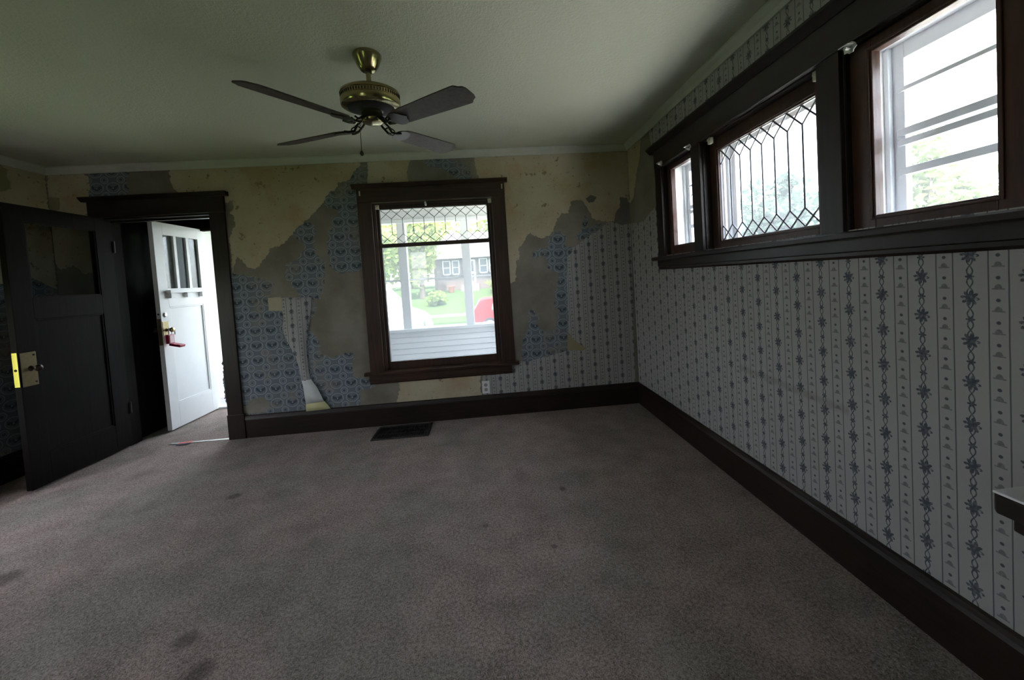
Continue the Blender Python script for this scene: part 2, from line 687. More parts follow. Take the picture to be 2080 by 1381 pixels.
def wall_with_holes(mb, a0, a1, z0, z1, holes, put):
    """split a wall (a along, z up) into boxes round rectangular holes; put(a0,a1,z0,z1)"""
    cuts = sorted({a0, a1, *[h[0] for h in holes], *[h[1] for h in holes]})
    for k in range(len(cuts) - 1):
        c0, c1 = cuts[k], cuts[k + 1]
        mid = (c0 + c1) / 2
        zs = [(h[2], h[3]) for h in holes if h[0] < mid < h[1]]
        z = z0
        for (b, t) in sorted(zs):
            if b > z: put(c0, c1, z, b)
            z = t
        if z < z1: put(c0, c1, z, z1)


# openings
DOOR = (-4.755, -3.835, -.2, 2.05)
WIN1 = (-2.425, -1.325, .49, 2.06)
R_OPEN = [(-1.13, -.70, 1.375, 2.09), (-2.09, -1.23, 1.375, 2.09), (-2.70, -2.19, 1.375, 2.09)]
L_WIN = [(-1.70, -1.15, .40, 1.55), (-3.45, -2.9, 1.0, 2.0)]
B_WIN = [(-3.2, -2.75, 1.20, 2.10)]

# ------------------------------------------------------------------ floor, ceiling, walls
fl = MB()
fl.box(XL - .02, XR + .02, YB - .02, .17, -.06, 0).box(-4.80, -3.74, .17, 1.06, -.06, 0)
tag(fl.build('floor', 'carpet'), 'worn mauve brown cut pile carpet covering the whole room floor', 'floor', kind='structure')

tag(box('ceiling', (XL - .02, XR + .02, YB - .02, YF + .02, ZC, ZC + .12), 'ceiling_paint'), 'textured off-white ceiling over the room', 'ceiling', kind='structure')

mb = MB()
wall_with_holes(mb, XL - WT, XR + WT, -.3, ZC + .1, [DOOR, WIN1], lambda a, b, c, d: mb.box(a, b, 0, WT, c, d))
wall_front = tag(mb.build('wall_front', 'backing_paper'), 'front wall with torn layers of blue, cream and striped wallpaper', 'wall', kind='structure')

mb = MB()
wall_with_holes(mb, YB - WT, YF, -.3, ZC + .1, R_OPEN, lambda a, b, c, d: mb.box(0, WT - .06, a, b, c, d))
wall_right = tag(mb.build('wall_right', 'backing_paper'), 'long side wall papered with blue and white stripes under the high windows', 'wall', kind='structure')

mb = MB()
wall_with_holes(mb, YB - WT, YF, -.3, ZC + .1, L_WIN, lambda a, b, c, d: mb.box(XL - WT, XL, a, b, c, d))
wall_left = tag(mb.build('wall_left', 'backing_paper'), 'shadowy side wall beyond the open dark door', 'wall', kind='structure')

mb = MB()
wall_with_holes(mb, XL, XR, -.3, ZC + .1, B_WIN, lambda a, b, c, d: mb.box(a, b, YB - WT, YB, c, d))
tag(mb.build('wall_back', 'plaster_plain'), 'plain rear wall behind the viewpoint with one window', 'wall', kind='structure')

# roof slab with eaves over the house and porch
tag(box('roof', (XL - .7, XR + .70, YB - .7, 2.75, ZC + .32, ZC + .5), 'roof_felt'), 'low roof slab over the house and front porch', 'roof', kind='structure')
tag(MB().box(XL - WT, XR + WT, YB - WT, YB, ZC + .1, ZC + .32).box(XL - WT, XL, YB, WT, ZC + .1, ZC + .32).box(XR, XR + WT, YB, WT, ZC + .1, ZC + .32).build('wall_upper', 'exterior_white'),
    'outer wall band between ceiling and roof', 'wall', kind='structure')


# ------------------------------------------------------------------ wallpaper layers (thin sheets with torn edges)
SHEET = [0]


def sheet(plane, pts, layer, mat, name, px=True, amp=.004, label=None):
    SHEET[0] += 1
    uv = [((front_uv if plane == 'front' else right_uv)(*q) if px else q) for q in pts]
    uv = ragged(uv, SHEET[0], amp) if amp else uv
    t = .0007 * layer + .00001 * SHEET[0]
    if plane == 'front':
        p3 = [Vector((a, 0, b)) for a, b in uv]
        off, par = (0, -t, 0), wall_front
    elif plane == 'right':
        p3 = [Vector((0, a, b)) for a, b in uv]
        off, par = (-t, 0, 0), wall_right
    else:
        p3 = [Vector((XL, a, b)) for a, b in uv]
        off, par = (t, 0, 0), wall_left
    o = MB().poly_prism(p3, off).build(name, mat, par)
    if label: o['label'] = label
    return o


def cr(x0, y0, s, pts):
    return [(x0 + a / s, y0 + b / s) for a, b in pts]


S = 4.603
CREAM, BLUE, STRIPE = 'cream_coat', 'blue_paper', 'striped_paper_front'
# blue paper
sheet('front', cr(440, 300, S, [(1405, 120), (1345, 150), (1300, 215), (1215, 320), (1150, 375), (1050, 430), (1005, 510), (1020, 560), (1130, 580), (1150, 620), (1080, 655), (1085, 740), (1040, 790), (1040, 980), (1060, 1060), (1070, 1120), (1160, 1175), (1320, 1155), (1440, 1100), (1440, 330), (1410, 250)]), 1, BLUE, 'blue_wallpaper', amp=.012)
sheet('front', cr(440, 300, S, [(700, 800), (760, 740), (830, 695), (910, 720), (930, 780), (900, 900), (925, 1000), (1000, 1060), (1020, 1150), (1000, 1300), (960, 1420), (800, 1400), (700, 1270), (640, 1200), (650, 1080), (760, 1040), (820, 960), (815, 890), (750, 850)]), 1, BLUE, 'blue_wallpaper', amp=.012)
sheet('front', cr(440, 580, S, [(60, -120), (180, -100), (330, -90), (470, -50), (540, -10), (500, 60), (470, 110), (640, 120), (880, 110), (930, 190), (925, 280), (860, 330), (880, 440), (960, 500), (975, 640), (1080, 685), (1200, 630), (1290, 640), (1270, 740), (1275, 850), (1450, 880), (1560, 900), (1440, 960), (1330, 985), (1345, 1100), (1330, 1200), (280, 1290), (270, 1200), (470, 1180), (500, 1090), (440, 1040), (340, 1050), (280, 1110), (120, 1180), (60, 1000)]), 1, BLUE, 'blue_wallpaper', amp=.011)
sheet('front', cr(980, 270, S, [(620, 970), (660, 920), (740, 930), (780, 960), (775, 1060), (840, 1070), (860, 1120), (850, 1250), (850, 1420), (700, 1420), (720, 1310), (650, 1285), (600, 1250), (610, 1190), (560, 1150), (480, 1165), (465, 1110), (540, 1075), (610, 1080)]), 1, BLUE, 'blue_wallpaper', amp=.011)
sheet('front', cr(980, 550, S, [(730, -40), (690, 180), (660, 320), (720, 370), (700, 470), (680, 550), (600, 565), (540, 550), (500, 475), (530, 450), (480, 380), (460, 335), (430, 380), (430, 460), (420, 560), (390, 600), (370, 700), (370, 870), (480, 870), (850, 800), (850, -40)]), 1, BLUE, 'blue_wallpaper', amp=.011)
sheet('front', cr(980, 270, S, [(960, 770), (1000, 800), (960, 900), (1100, 850), (1150, 870), (1050, 930), (960, 990), (880, 1000), (870, 960), (920, 920)]), 1, BLUE, 'blue_wallpaper', amp=.011)
sheet('front', [(180, 346), (262, 346), (258, 372), (262, 412), (180, 412)], 1, BLUE, 'blue_wallpaper', amp=.011)
sheet('front', [(858, 318), (905, 320), (945, 335), (965, 372), (935, 368), (900, 342), (870, 338)], 1, BLUE, 'blue_wallpaper', amp=.011)
# cream coat
sheet('front', [(343, 338), (346, 365), (353, 384), (372, 396), (400, 410), (463, 412), (474, 404), (474, 420), (468, 432), (476, 445), (478, 458), (470, 470), (466, 490)] + cr(440, 300, S, [(140, 1000), (148, 1168), (190, 1020), (230, 1045), (300, 1125), (345, 1130), (400, 1110), (440, 1040), (485, 980), (505, 935), (560, 930), (620, 900), (700, 820), (760, 740), (840, 680), (930, 590), (1000, 510), (1050, 420), (1120, 380), (1135, 320), (1210, 320), (1260, 270), (1300, 210), (1345, 160), (1350, 100)]), 2, CREAM, 'cream_plaster_coat', amp=.0065)
sheet('front', [(746, 322), (746, 335), (748, 354), (744, 385), (832, 380), (826, 350), (833, 322)], 2, CREAM, 'cream_plaster_coat', amp=.004)
sheet('front', [(961, 312), (966, 340), (976, 375), (1020, 375), (1020, 560)] + [(1028, 575), (1040, 575)] + cr(980, 270, S, [(310, 1381), (320, 1190), (345, 1180), (345, 1070), (395, 1010), (440, 930), (475, 955), (560, 985), (640, 950), (690, 830), (735, 755), (800, 750), (835, 640), (880, 625), (940, 640), (985, 710), (1030, 800), (1120, 825), (1230, 830), (1250, 740), (1285, 690), (1285, 605), (1340, 610), (1372, 650), (1368, 100)]), 2, CREAM, 'cream_plaster_coat', amp=.0065)
sheet('front', [(808, 760), (812, 790), (806, 815), (808, 832), (975, 815), (978, 800), (974, 775), (980, 758), (968, 750)], 2, CREAM, 'cream_plaster_coat', amp=.0065)
sheet('front', [(97, 345), (162, 345), (180, 362), (184, 385), (180, 400), (200, 440), (205, 552), (170, 556), (150, 540), (125, 548), (97, 520)], 2, CREAM, 'cream_plaster_coat', amp=.0065)
# bare brown tears inside the cream
sheet('front', [(1251, 431), (1259, 420), (1259, 400), (1273, 402), (1277, 412), (1277, 452), (1264, 458), (1247, 452)], 3, 'grey_paper', 'torn_paper_patch', amp=.003)
sheet('front', [(1190, 404), (1200, 396), (1212, 400), (1206, 410), (1196, 412)], 3, 'grey_paper', 'torn_paper_patch', amp=.003)
# striped paper, right part of the front wall
sheet('front', cr(980, 270, S, [(1384, 848), (1300, 862), (1240, 838), (1180, 835), (1080, 910), (970, 980), (900, 1040), (845, 1070), (840, 1110), (795, 1160), (788, 1280), (788, 1381)]) + cr(980, 550, S, [(790, 100), (798, 300), (806, 450), (802, 575), (850, 640), (920, 690), (975, 725), (940, 742), (790, 746), (640, 790), (430, 845), (330, 850), (200, 855), (-8, 930), (0, 1010), (10, 1180), (15, 1260), (1428, 1110)]) + [(1290, 770)], 3, STRIPE, 'striped_wallpaper', amp=.0022)
sheet('front', cr(980, 550, S, [(795, 578), (850, 640), (920, 690), (975, 725), (940, 740), (795, 744)]), 4, 'khaki_paper', 'folded_paper_flap', amp=.002)
sheet('front', cr(440, 580, S, [(480, 115), (600, 108), (615, 235), (490, 236)]), 4, 'tan_paper', 'paper_scrap', amp=.002)


# striped strip hanging loose from the blue paper, its foot curled to show the back
def strip(name, L, R, mat, y0, y1):
    n = len(L)
    mb = MB()
    for k in range(n):
        t = k / (n - 1)
        y = y0 + (y1 - y0) * t
        for q, b in ((L[k], 0.0), (R[k], 0.0)):
            a, z = front_uv(*q)
            mb.v.append((a, y - .006 * math.sin(3.1 * t), z))
        a0, z0 = front_uv(*L[k])
        a1, z1 = front_uv(*R[k])
        mb.v[-1:] = [((a0 + a1) / 2, y - .004 - .008 * math.sin(3.1 * t), (z0 + z1) / 2), mb.v[-1]]
    for k in range(n - 1):
        for j in range(2):
            a = k * 3 + j
            mb.f.append((a, a + 1, a + 4, a + 3))
    o = mb.build(name, mat, wall_front, smooth=True)
    s = o.modifiers.new('sheet', 'SOLIDIFY')
    s.thickness = .0006
    return o


P4 = lambda pts: cr(440, 580, S, pts)
strip('peeling_striped_strip', P4([(605, 113), (612, 200), (632, 310), (618, 400), (655, 500), (718, 610), (768, 730), (790, 830), (800, 885)]),
      P4([(892, 108), (888, 190), (876, 320), (862, 420), (846, 520), (850, 640), (864, 760), (876, 840), (886, 885)]), STRIPE, -.004, -.012)
strip('curled_paper_back', P4([(800, 885), (822, 960), (832, 1020), (845, 1100)]), P4([(886, 870), (950, 950), (1000, 1045), (1015, 1075)]), 'paper_back', -.012, -.020)
strip('curled_paper_end', P4([(845, 1098), (846, 1130), (848, 1168)]), P4([(1010, 1070), (1045, 1100), (1078, 1142)]), 'yellowed_paper', -.018, -.022)

# right wall: striped sheets round the windows, torn corner
SR = 'striped_paper_right'
sheet('right', [(YB, .10), (YB, 1.40), (-.66, 1.40), (-.66, .10)], 3, SR, 'striped_wallpaper', px=False, amp=0)
sheet('right', [(YB, 1.40), (YB, ZC), (-2.74, ZC), (-2.74, 1.40)], 3, SR, 'striped_wallpaper', px=False, amp=0)
a, b = right_uv(1319, 278)
sheet('right', [(-2.74, 2.15), (-2.74, ZC), (-.47, ZC), (a, b + .02), (a - .02, b - .05), (-.60, 2.15)], 3, SR, 'striped_wallpaper', px=False, amp=0)
sheet('right', [(-.66, .10), (-.66, right_uv(1330, 410)[1] - .02)] + [right_uv(*q) for q in cr(980, 270, S, [(1580, 730), (1510, 828), (1440, 842), (1392, 846)])] + [(-.012, right_uv(1284, 452)[1]), (-.012, .10)], 3, SR, 'striped_wallpaper', px=False, amp=.002)
sheet('right', [(-.012, 2.46)] + [right_uv(*q) for q in cr(980, 270, S, [(1478, 60), (1475, 160), (1470, 230), (1440, 400), (1412, 610)])] + [(-.012, right_uv(1285, 410)[1])], 2, CREAM, 'cream_plaster_coat', px=False, amp=.004)
# left wall layers beyond the open door
sheet('left', [(-.012, 2.47), (-1.0, 2.47), (-1.0, 1.72), (-.62, 1.66), (-.4, 1.50), (-.2, 1.56), (-.012, 1.45)], 2, CREAM, 'cream_plaster_coat', px=False, amp=.006)
sheet('left', [(-.012, 1.7), (-.95, 1.7), (-.95, .12), (-.012, .12)], 1, BLUE, 'blue_wallpaper', px=False, amp=.006)
sheet('left', [(-.28, 2.42), (-.33, 2.46), (-.44, 2.46), (-.42, 2.34), (-.33, 2.22), (-.26, 2.26)], 3, 'khaki_paper', 'torn_paper_patch', px=False, amp=.006)
sheet('front', [(92, 400), (122, 402), (122, 424), (110, 432), (96, 428)], 3, 'khaki_paper', 'torn_paper_patch', amp=.004)

# ------------------------------------------------------------------ baseboards and crown
BH = .205


def board_profile(t=.02):
    return [(0, 0), (t, 0), (t, BH - .045), (t + .004, BH - .043), (t + .004, BH - .036), (t - .002, BH - .022), (t - .006, BH - .006), (t - .012, BH), (0, BH)]


def run_x(name, x0, x1, prof, mat, face_y, sgn, parent=None):
    return MB().poly_prism([Vector((x0, face_y + sgn * a, b)) for a, b in prof], (x1 - x0, 0, 0)).build(name, mat, parent)


def run_y(name, y0, y1, prof, mat, face_x, sgn, parent=None):
    return MB().poly_prism([Vector((face_x + sgn * a, y0, b)) for a, b in prof], (0, y1 - y0, 0)).build(name, mat, parent)


tag(run_x('baseboard_front', -3.70, -.001, board_profile(), 'dark_level_x', 0, -1), 'tall dark wooden baseboard under the torn front wall', 'baseboard', kind='structure')
tag(run_y('baseboard_right', YB, 0, board_profile(), 'dark_level_y', 0, -1), 'tall dark wooden baseboard along the striped side wall', 'baseboard', kind='structure')
tag(run_y('baseboard_left', YB, 0, board_profile(), 'dark_level_y', XL, 1), 'dark baseboard behind the open dark door', 'baseboard', kind='structure')
tag(run_x('baseboard_back', XL, XR, board_profile(), 'dark_level_x', YB, 1), 'dark baseboard along the rear wall', 'baseboard', kind='structure')
crown = [(0, 0), (.014, 0), (.018, .01), (.024, .022), (.040, .040), (.046, .05), (.046, .062), (0, .062)]
CZ = [(a, b + ZC - .061) for a, b in crown]
tag(run_x('trim_1', XL, XR, CZ, 'crown_paint', 0, -1), 'pale crown moulding above the torn front wall', 'moulding', kind='structure')
tag(run_y('trim_2', YB, 0, CZ, 'crown_paint', 0, -1), 'pale crown moulding above the striped side wall', 'moulding', kind='structure')
tag(run_y('trim_3', YB, 0, CZ, 'crown_paint', XL, 1), 'pale crown moulding over the shadowy side wall', 'moulding', kind='structure')
tag(run_x('trim_4', XL, XR, CZ, 'crown_paint', YB, 1), 'pale crown moulding over the rear wall', 'moulding', kind='structure')


# ------------------------------------------------------------------ leaded glass
def leaded(parent, plane, c, a0, a1, z0, z1, ncol, d, glassmat='glass_leaded', r=.0030):
    """leaded light in a vertical plane: plane 'y' (along x) or 'x' (along y) at coordinate c; parts: came, pane"""
    cw = (a1 - a0) / ncol

    def P(a, z, off=0.0):
        return Vector((a, c + off, z)) if plane == 'y' else Vector((c + off, a, z))

    def came(name, p, q):
        MB().tube([P(*p), P(*q)], r, 6).build('lead_came', 'lead_came', parent)

    def pane(pts):
        cx = sum(p[0] for p in pts) / len(pts)
        cz = sum(p[1] for p in pts) / len(pts)
        tx, tz = random.uniform(-.012, .012), random.uniform(-.012, .012)
        p3 = [P(p[0], p[1], (p[0] - cx) * tx + (p[1] - cz) * tz) for p in pts]
        me_v = [tuple(p) for p in p3]
        mbp = MB()
        mbp.v = me_v
        mbp.f = [tuple(range(len(me_v)))]
        mbp.build('glass_pane', glassmat, parent)

    A = lambda k: a0 + cw * k
    M = lambda k: a0 + cw * (k + .5)
    for k in range(ncol):
        came('x', (A(k), z1), (M(k), z1 - d)); came('x', (A(k + 1), z1), (M(k), z1 - d))
        came('x', (M(k), z1 - d), (A(k), z1 - 2 * d)); came('x', (M(k), z1 - d), (A(k + 1), z1 - 2 * d))
        came('x', (A(k), z0), (M(k), z0 + d)); came('x', (A(k + 1), z0), (M(k), z0 + d))
        came('x', (M(k), z0 + d), (A(k), z0 + 2 * d)); came('x', (M(k), z0 + d), (A(k + 1), z0 + 2 * d))
        pane([(A(k), z1), (A(k + 1), z1), (M(k), z1 - d)])
        pane([(A(k), z0), (M(k), z0 + d), (A(k + 1), z0)])
        pane([(M(k), z1 - d), (A(k + 1), z1 - 2 * d), (A(k + 1), z0 + 2 * d), (M(k), z0 + d), (A(k), z0 + 2 * d), (A(k), z1 - 2 * d)])
    for k in range(1, ncol):
        came('x', (A(k), z1 - 2 * d), (A(k), z0 + 2 * d))
        pane([(A(k), z1), (M(k), z1 - d), (A(k), z1 - 2 * d), (M(k - 1), z1 - d)])
        pane([(A(k), z0), (M(k - 1), z0 + d), (A(k), z0 + 2 * d), (M(k), z0 + d)])
    for k, j in ((0, 0), (ncol, ncol - 1)):
        pane([(A(k), z1), (M(j), z1 - d), (A(k), z1 - 2 * d)])
        pane([(A(k), z0), (M(j), z0 + d), (A(k), z0 + 2 * d)])


# ------------------------------------------------------------------ front window (window_1)
w1 = empty('window_1', (-1.875, 0, .5), 'tall front window in dark wood with a leaded strip along the top', 'window', kind='structure')
U, LX, LY = 'wood_upright', 'wood_level_x', 'wood_level_y'
box('casing', (-2.55, -2.425, -.02, 0, .505, 2.07), U, w1, .003)
box('casing', (-1.325, -1.20, -.02, 0, .505, 2.07), U, w1, .003)
box('head_casing', (-2.55, -1.20, -.024, 0, 2.07, 2.195), LX, w1, .003)
MB().poly_prism([Vector((-2.585, a, b)) for a, b in [(0, 2.195), (-.028, 2.195), (-.036, 2.206), (-.054, 2.224), (-.054, 2.232), (0, 2.232)]], (1.415, 0, 0)).build('head_cap', LX, w1)
MB().poly_prism([Vector((-2.595, a, b)) for a, b in [(.06, .48), (-.05, .48), (-.058, .487), (-.058, .503), (-.05, .51), (.06, .51)]], (1.43, 0, 0)).build('window_stool', LX, w1)
MB().poly_prism([Vector((-2.56, a, b)) for a, b in [(0, .395), (-.012, .395), (-.020, .408), (-.020, .42), (-.026, .426), (-.026, .48), (0, .48)]], (1.325, 0, 0)).build('apron', LX, w1)
# jamb lining and stops
box('jamb', (-2.425, -2.410, 0, WT, .49, 2.06), U, w1)
box('jamb', (-1.340, -1.325, 0, WT, .49, 2.06), U, w1)
box('jamb', (-2.425, -1.325, 0, WT, 2.045, 2.06), LX, w1)
box('stop_bead', (-2.410, -2.398, .012, .034, .51, 2.045), U, w1, .003)
box('stop_bead', (-1.352, -1.340, .012, .034, .51, 2.045), U, w1, .003)
sash = MB().box(-2.410, -2.373, .04, .08, .51, 2.045).box(-1.374, -1.340, .04, .08, .51, 2.045).box(-2.373, -1.374, .04, .08, .51, .582).box(-2.373, -1.374, .04, .08, 2.012, 2.045).build('sash', U, w1, bevel=.003)
box('sash_rail', (-2.373, -1.374, .044, .076, 1.655, 1.690), LX, sash, .003)
box('pane', (-2.373, -1.374, .058, .062, .582, 1.655), 'glass_dusty', sash)
lead1 = MB().box(-2.373, -2.3705, .056, .064, 1.690, 2.012).box(-1.3765, -1.374, .056, .064, 1.690, 2.012).box(-2.373, -1.374, .056, .064, 1.690, 1.693).box(-2.373, -1.374, .056, .064, 2.009, 2.012).build('leaded_light', 'lead_came', w1)
leaded(lead1, 'y', .06, -2.3705, -1.3765, 1.693, 2.009, 10, .043)
# shade brackets on the front window


def bracket_block(x, y, z, parent, mat='bracket_ivory', s=1.0, axis='y'):
    mb = MB()
    if axis == 'y':
        mb.box(x - .016 * s, x + .016 * s, y - .018 * s, y, z - .02 * s, z + .02 * s)
        mb.tube([(x, y - .018 * s, z), (x, y - .028 * s, z)], .008 * s, 10)
    else:
        mb.box(x - .020 * s, x, y - .016 * s, y + .016 * s, z - .022 * s, z + .020 * s)
        mb.tube([(x - .02 * s, y, z), (x - .03 * s, y, z)], .008 * s, 10)
    return mb.build('shade_bracket', mat, parent, bevel=.003)


x, z = front_uv(765, 421, -.02); bracket_block(x, -.02 + .02, z, w1)
x, z = front_uv(994, 407, -.02); bracket_block(x, -.02 + .02, z, w1)
x, z = front_uv(864, 414, 0); box('roller_clip', (x - .008, x + .008, -.006, .03, z - .012, z + .022), 'bracket_metal', w1, .003)
for q in ((730, 393), (1019, 378)):
    x, z = front_uv(*q, -.03); box('hook_plate', (x - .006, x + .006, -.032, -.024, z - .022, z + .022), 'bracket_ivory', w1, .002)

# ------------------------------------------------------------------ high triple window in the right wall (window_2)
U, LX, LY = 'dark_upright', 'dark_level_x', 'dark_level_y'
w2 = empty('window_2', (0, -1.75, 1.4), 'high triple window in dark wood with a leaded middle light', 'window', kind='structure')
for (a, b) in [(-.70, -.60), (-1.23, -1.13), (-2.19, -2.09), (-2.83, -2.70)]:
    box('casing', (-.022, 0, a, b, 1.375, 2.09), U, w2, .003)
box('head_casing', (-.026, 0, -2.83, -.60, 2.09, 2.225), LY, w2, .003)
MB().poly_prism([Vector((a, -2.88, b)) for a, b in [(0, 2.225), (-.030, 2.225), (-.040, 2.236), (-.062, 2.258), (-.062, 2.27), (0, 2.27)]], (0, 2.34, 0)).build('head_cap', LY, w2)
MB().poly_prism([Vector((a, -2.88, b)) for a, b in [(.05, 1.362), (-.052, 1.362), (-.060, 1.368), (-.060, 1.386), (-.054, 1.392), (.05, 1.392)]], (0, 2.335, 0)).build('window_stool', LY, w2)
MB().poly_prism([Vector((a, -2.85, b)) for a, b in [(0, 1.288), (-.014, 1.288), (-.022, 1.298), (-.022, 1.312), (-.028, 1.316), (-.028, 1.362), (0, 1.362)]], (0, 2.26, 0)).build('apron', LY, w2)
GL = [((-1.075, -.765), (1.468, 2.045), .045), ((-2.010, -1.315), (1.447, 2.005), .065), ((-2.615, -2.280), (1.444, 2.035), .035)]
for k, (y0, y1, z0, z1) in enumerate(R_OPEN):
    (g0, g1), (h0, h1), xg = GL[k]
    zb = 1.392
    # jamb lining (wood inside, white outside)
    MB().box(0, xg + .02, y0, y0 + .008, zb, z1).box(0, xg + .02, y1 - .008, y1, zb, z1).box(0, xg + .02, y0, y1, z1 - .008, z1).build('jamb_lining', U, w2)
    ow = .20
    MB().box(xg + .02, ow, y0, y0 + .012, zb - .02, z1).box(xg + .02, ow, y1 - .012, y1, zb - .02, z1).box(xg + .02, ow, y0 + .012, y1 - .012, z1 - .012, z1).box(xg + .02, ow + .03, y0 + .012, y1 - .012, zb - .03, zb + .02).build('outer_reveal', 'white_paint', w2)
    s = MB().box(xg - .018, xg + .018, y0 + .008, g0, zb, z1 - .008).box(xg - .018, xg + .018, g1, y1 - .008, zb, z1 - .008).box(xg - .018, xg + .018, g0, g1, zb, h0).box(xg - .018, xg + .018, g0, g1, h1, z1 - .008).build('sash', 'wood_sash', w2, bevel=.003)
    # sticking moulding round the glass
    MB().box(xg - .024, xg - .018, g0 - .016, g0 - .008, h0 - .016, h1 + .016).box(xg - .024, xg - .018, g1 + .008, g1 + .016, h0 - .016, h1 + .016).box(xg - .024, xg - .018, g0 - .008, g1 + .008, h0 - .016, h0 - .008).box(xg - .024, xg - .018, g0 - .008, g1 + .008, h1 + .008, h1 + .016).build('sash_moulding', 'wood_sash', s, bevel=.002)
    if k == 1:
        lead2 = MB().box(xg - .004, xg + .004, g0, g0 + .003, h0, h1).box(xg - .004, xg + .004, g1 - .003, g1, h0, h1).box(xg - .004, xg + .004, g0, g1, h0, h0 + .003).box(xg - .004, xg + .004, g0, g1, h1 - .003, h1).build('leaded_light', 'lead_came', w2)
        leaded(lead2, 'x', xg, g0 + .003, g1 - .003, h0 + .003, h1 - .003, 8, .043, r=.0042)
    else:
        box('pane', (xg - .002, xg + .002, g0, g1, h0, h1), 'glass_clear', s)
    # storm window
    sx0, sx1 = .168, .192
    st = .058
    sf = MB().box(sx0, sx1, y0 + .012, y0 + .012 + st, zb + .02, z1 - .012).box(sx0, sx1, y1 - .012 - st, y1 - .012, zb + .02, z1 - .012).box(sx0, sx1, y0 + .012 + st, y1 - .012 - st, z1 - .012 - st, z1 - .012).box(sx0, sx1, y0 + .012 + st, y1 - .012 - st, zb + .02, zb + .05).build('storm_frame', 'storm_metal', w2, bevel=.002)
    MB().box(sx0 - .018, sx0, y0 + .012, y0 + .030, zb + .02, z1 - .012).box(sx0 - .018, sx0, y1 - .030, y1 - .012, zb + .02, z1 - .012).build('storm_track', 'storm_metal', sf, bevel=.002)
    if k != 1:
        for zc, hh in ((1.908, .008), (1.750, .014), (1.712, .012), (1.604, .014)):
            box('storm_rail', (sx0 - .006, sx1, y0 + .012 + st * .6, y1 - .012 - st * .6, zc - hh, zc + hh), 'storm_metal', sf, .002)
    box('storm_pane', (.178, .181, y0 + .05, y1 - .05, zb + .045, z1 - .05), 'glass_storm', sf)


def bracket_x(px, py, xplane, kind):
    y, z = right_uv(px, py, xplane)
    if kind == 'block':
        bracket_block(xplane, y, z, w2, 'bracket_ivory', 1.0, 'x')
    else:
        s = 1.0
        mb = MB()
        prof = [(-.026, -.006), (-.020, .010), (-.008, .019), (.010, .021), (.024, .014), (.024, -.012), (.010, -.014), (.006, -.020), (-.012, -.020), (-.014, -.012)]
        mb.poly_prism([Vector((xplane, y + a * s, z + b * s)) for a, b in prof], (-.004, 0, 0))
        mb.box(xplane - .030, xplane - .004, y - .018, y + .022, z + .004, z + .008)
        mb.tube([(xplane - .004, y, z - .004), (xplane - .026, y, z - .004)], .006, 10)
        mb.build('shade_bracket', 'bracket_metal', w2, bevel=.0015)


bracket_x(1343, 332, -.024, 'cup'); bracket_x(1400, 299, -.024, 'cup'); bracket_x(1728, 97, -.026, 'cup')
bracket_x(1446, 285, .02, 'block'); bracket_x(1665, 152, .02, 'block')
y, z = right_uv(1409, 394, -.024)
MB().tube([(-.022, y, z), (-.034, y + .004, z - .004), (-.034, y + .02, z - .012)], .003, 6).build('sash_hook', 'black_iron', w2)


# ------------------------------------------------------------------ rear and side windows behind the viewpoint
def plain_window(name, label, plane, c, sgn, a0, a1, z0, z1):
    w = empty(name, (c, (a0 + a1) / 2, z0) if plane == 'x' else ((a0 + a1) / 2, c, z0), label, 'window', kind='structure')

    def bx(n, p0, p1, q0, q1, d0, d1, mat, par=w):
        if plane == 'x': return box(n, (c + sgn * d0, c + sgn * d1, p0, p1, q0, q1), mat, par)
        return box(n, (p0, p1, c + sgn * d0, c + sgn * d1, q0, q1), mat, par)
    for (p0, p1, q0, q1) in ((a0 - .12, a0, z0 - .03, z1 + .12), (a1, a1 + .12, z0 - .03, z1 + .12), (a0, a1, z1, z1 + .12), (a0 - .15, a1 + .15, z0 - .06, z0 - .02)):
        bx('casing', p0, p1, q0, q1, 0, .022, U)
    for (p0, p1, q0, q1) in ((a0, a0 + .05, z0, z1), (a1 - .05, a1, z0, z1), (a0 + .05, a1 - .05, z0, z0 + .07), (a0 + .05, a1 - .05, z1 - .05, z1), (a0 + .05, a1 - .05, (z0 + z1) / 2 - .02, (z0 + z1) / 2 + .02)):
        bx('sash_rail', p0, p1, q0, q1, -.08, -.04, U)
    bx('pane', a0 + .05, a1 - .05, z0 + .07, z1 - .05, -.062, -.058, 'glass_clear')


plain_window('window_3', 'low side window lighting the carpet beyond the dark door', 'x', XL, 1, *L_WIN[0])
plain_window('window_5', 'wider side window facing the striped wall', 'x', XL, 1, *L_WIN[1])
plain_window('window_4', 'rear window behind the viewpoint', 'y', YB, 1, *B_WIN[0])

# ------------------------------------------------------------------ doorway trim, vestibule
dt = tag(empty('trim_5', (-4.29, 0, 0), 'dark wooden casing round the front doorway', 'door casing', kind='structure'), 'dark wooden casing round the front doorway', 'door casing', kind='structure')
box('casing', (-3.835, -3.705, -.022, 0, 0, 2.05), U, dt, .003)
box('casing', (-4.84, -4.757, -.022, 0, 0, 2.05), U, dt, .003)
box('plinth_block', (-3.838, -3.692, -.030, 0, 0, .225), U, dt, .003)
box('head_casing', (-4.83, -3.70, -.026, 0, 2.05, 2.19), LX, dt, .003)
MB().poly_prism([Vector((-4.87, a, b)) for a, b in [(0, 2.19), (-.030, 2.19), (-.040, 2.200), (-.058, 2.218), (-.058, 2.228), (0, 2.228)]], (1.205, 0, 0)).build('head_cap', LX, dt)
box('jamb', (-3.835, -3.815, 0, WT, 0, 2.05), U, dt)
box('jamb', (-4.7545, -4.735, .05, WT, 0, 2.035), 'wood_door', dt)
box('head_jamb', (-4.755, -3.835, 0, WT, 2.035, 2.05), LX, dt)
box('door_stop', (-4.755, -3.835, .06, .10, 2.018, 2.036), LX, dt, .002)
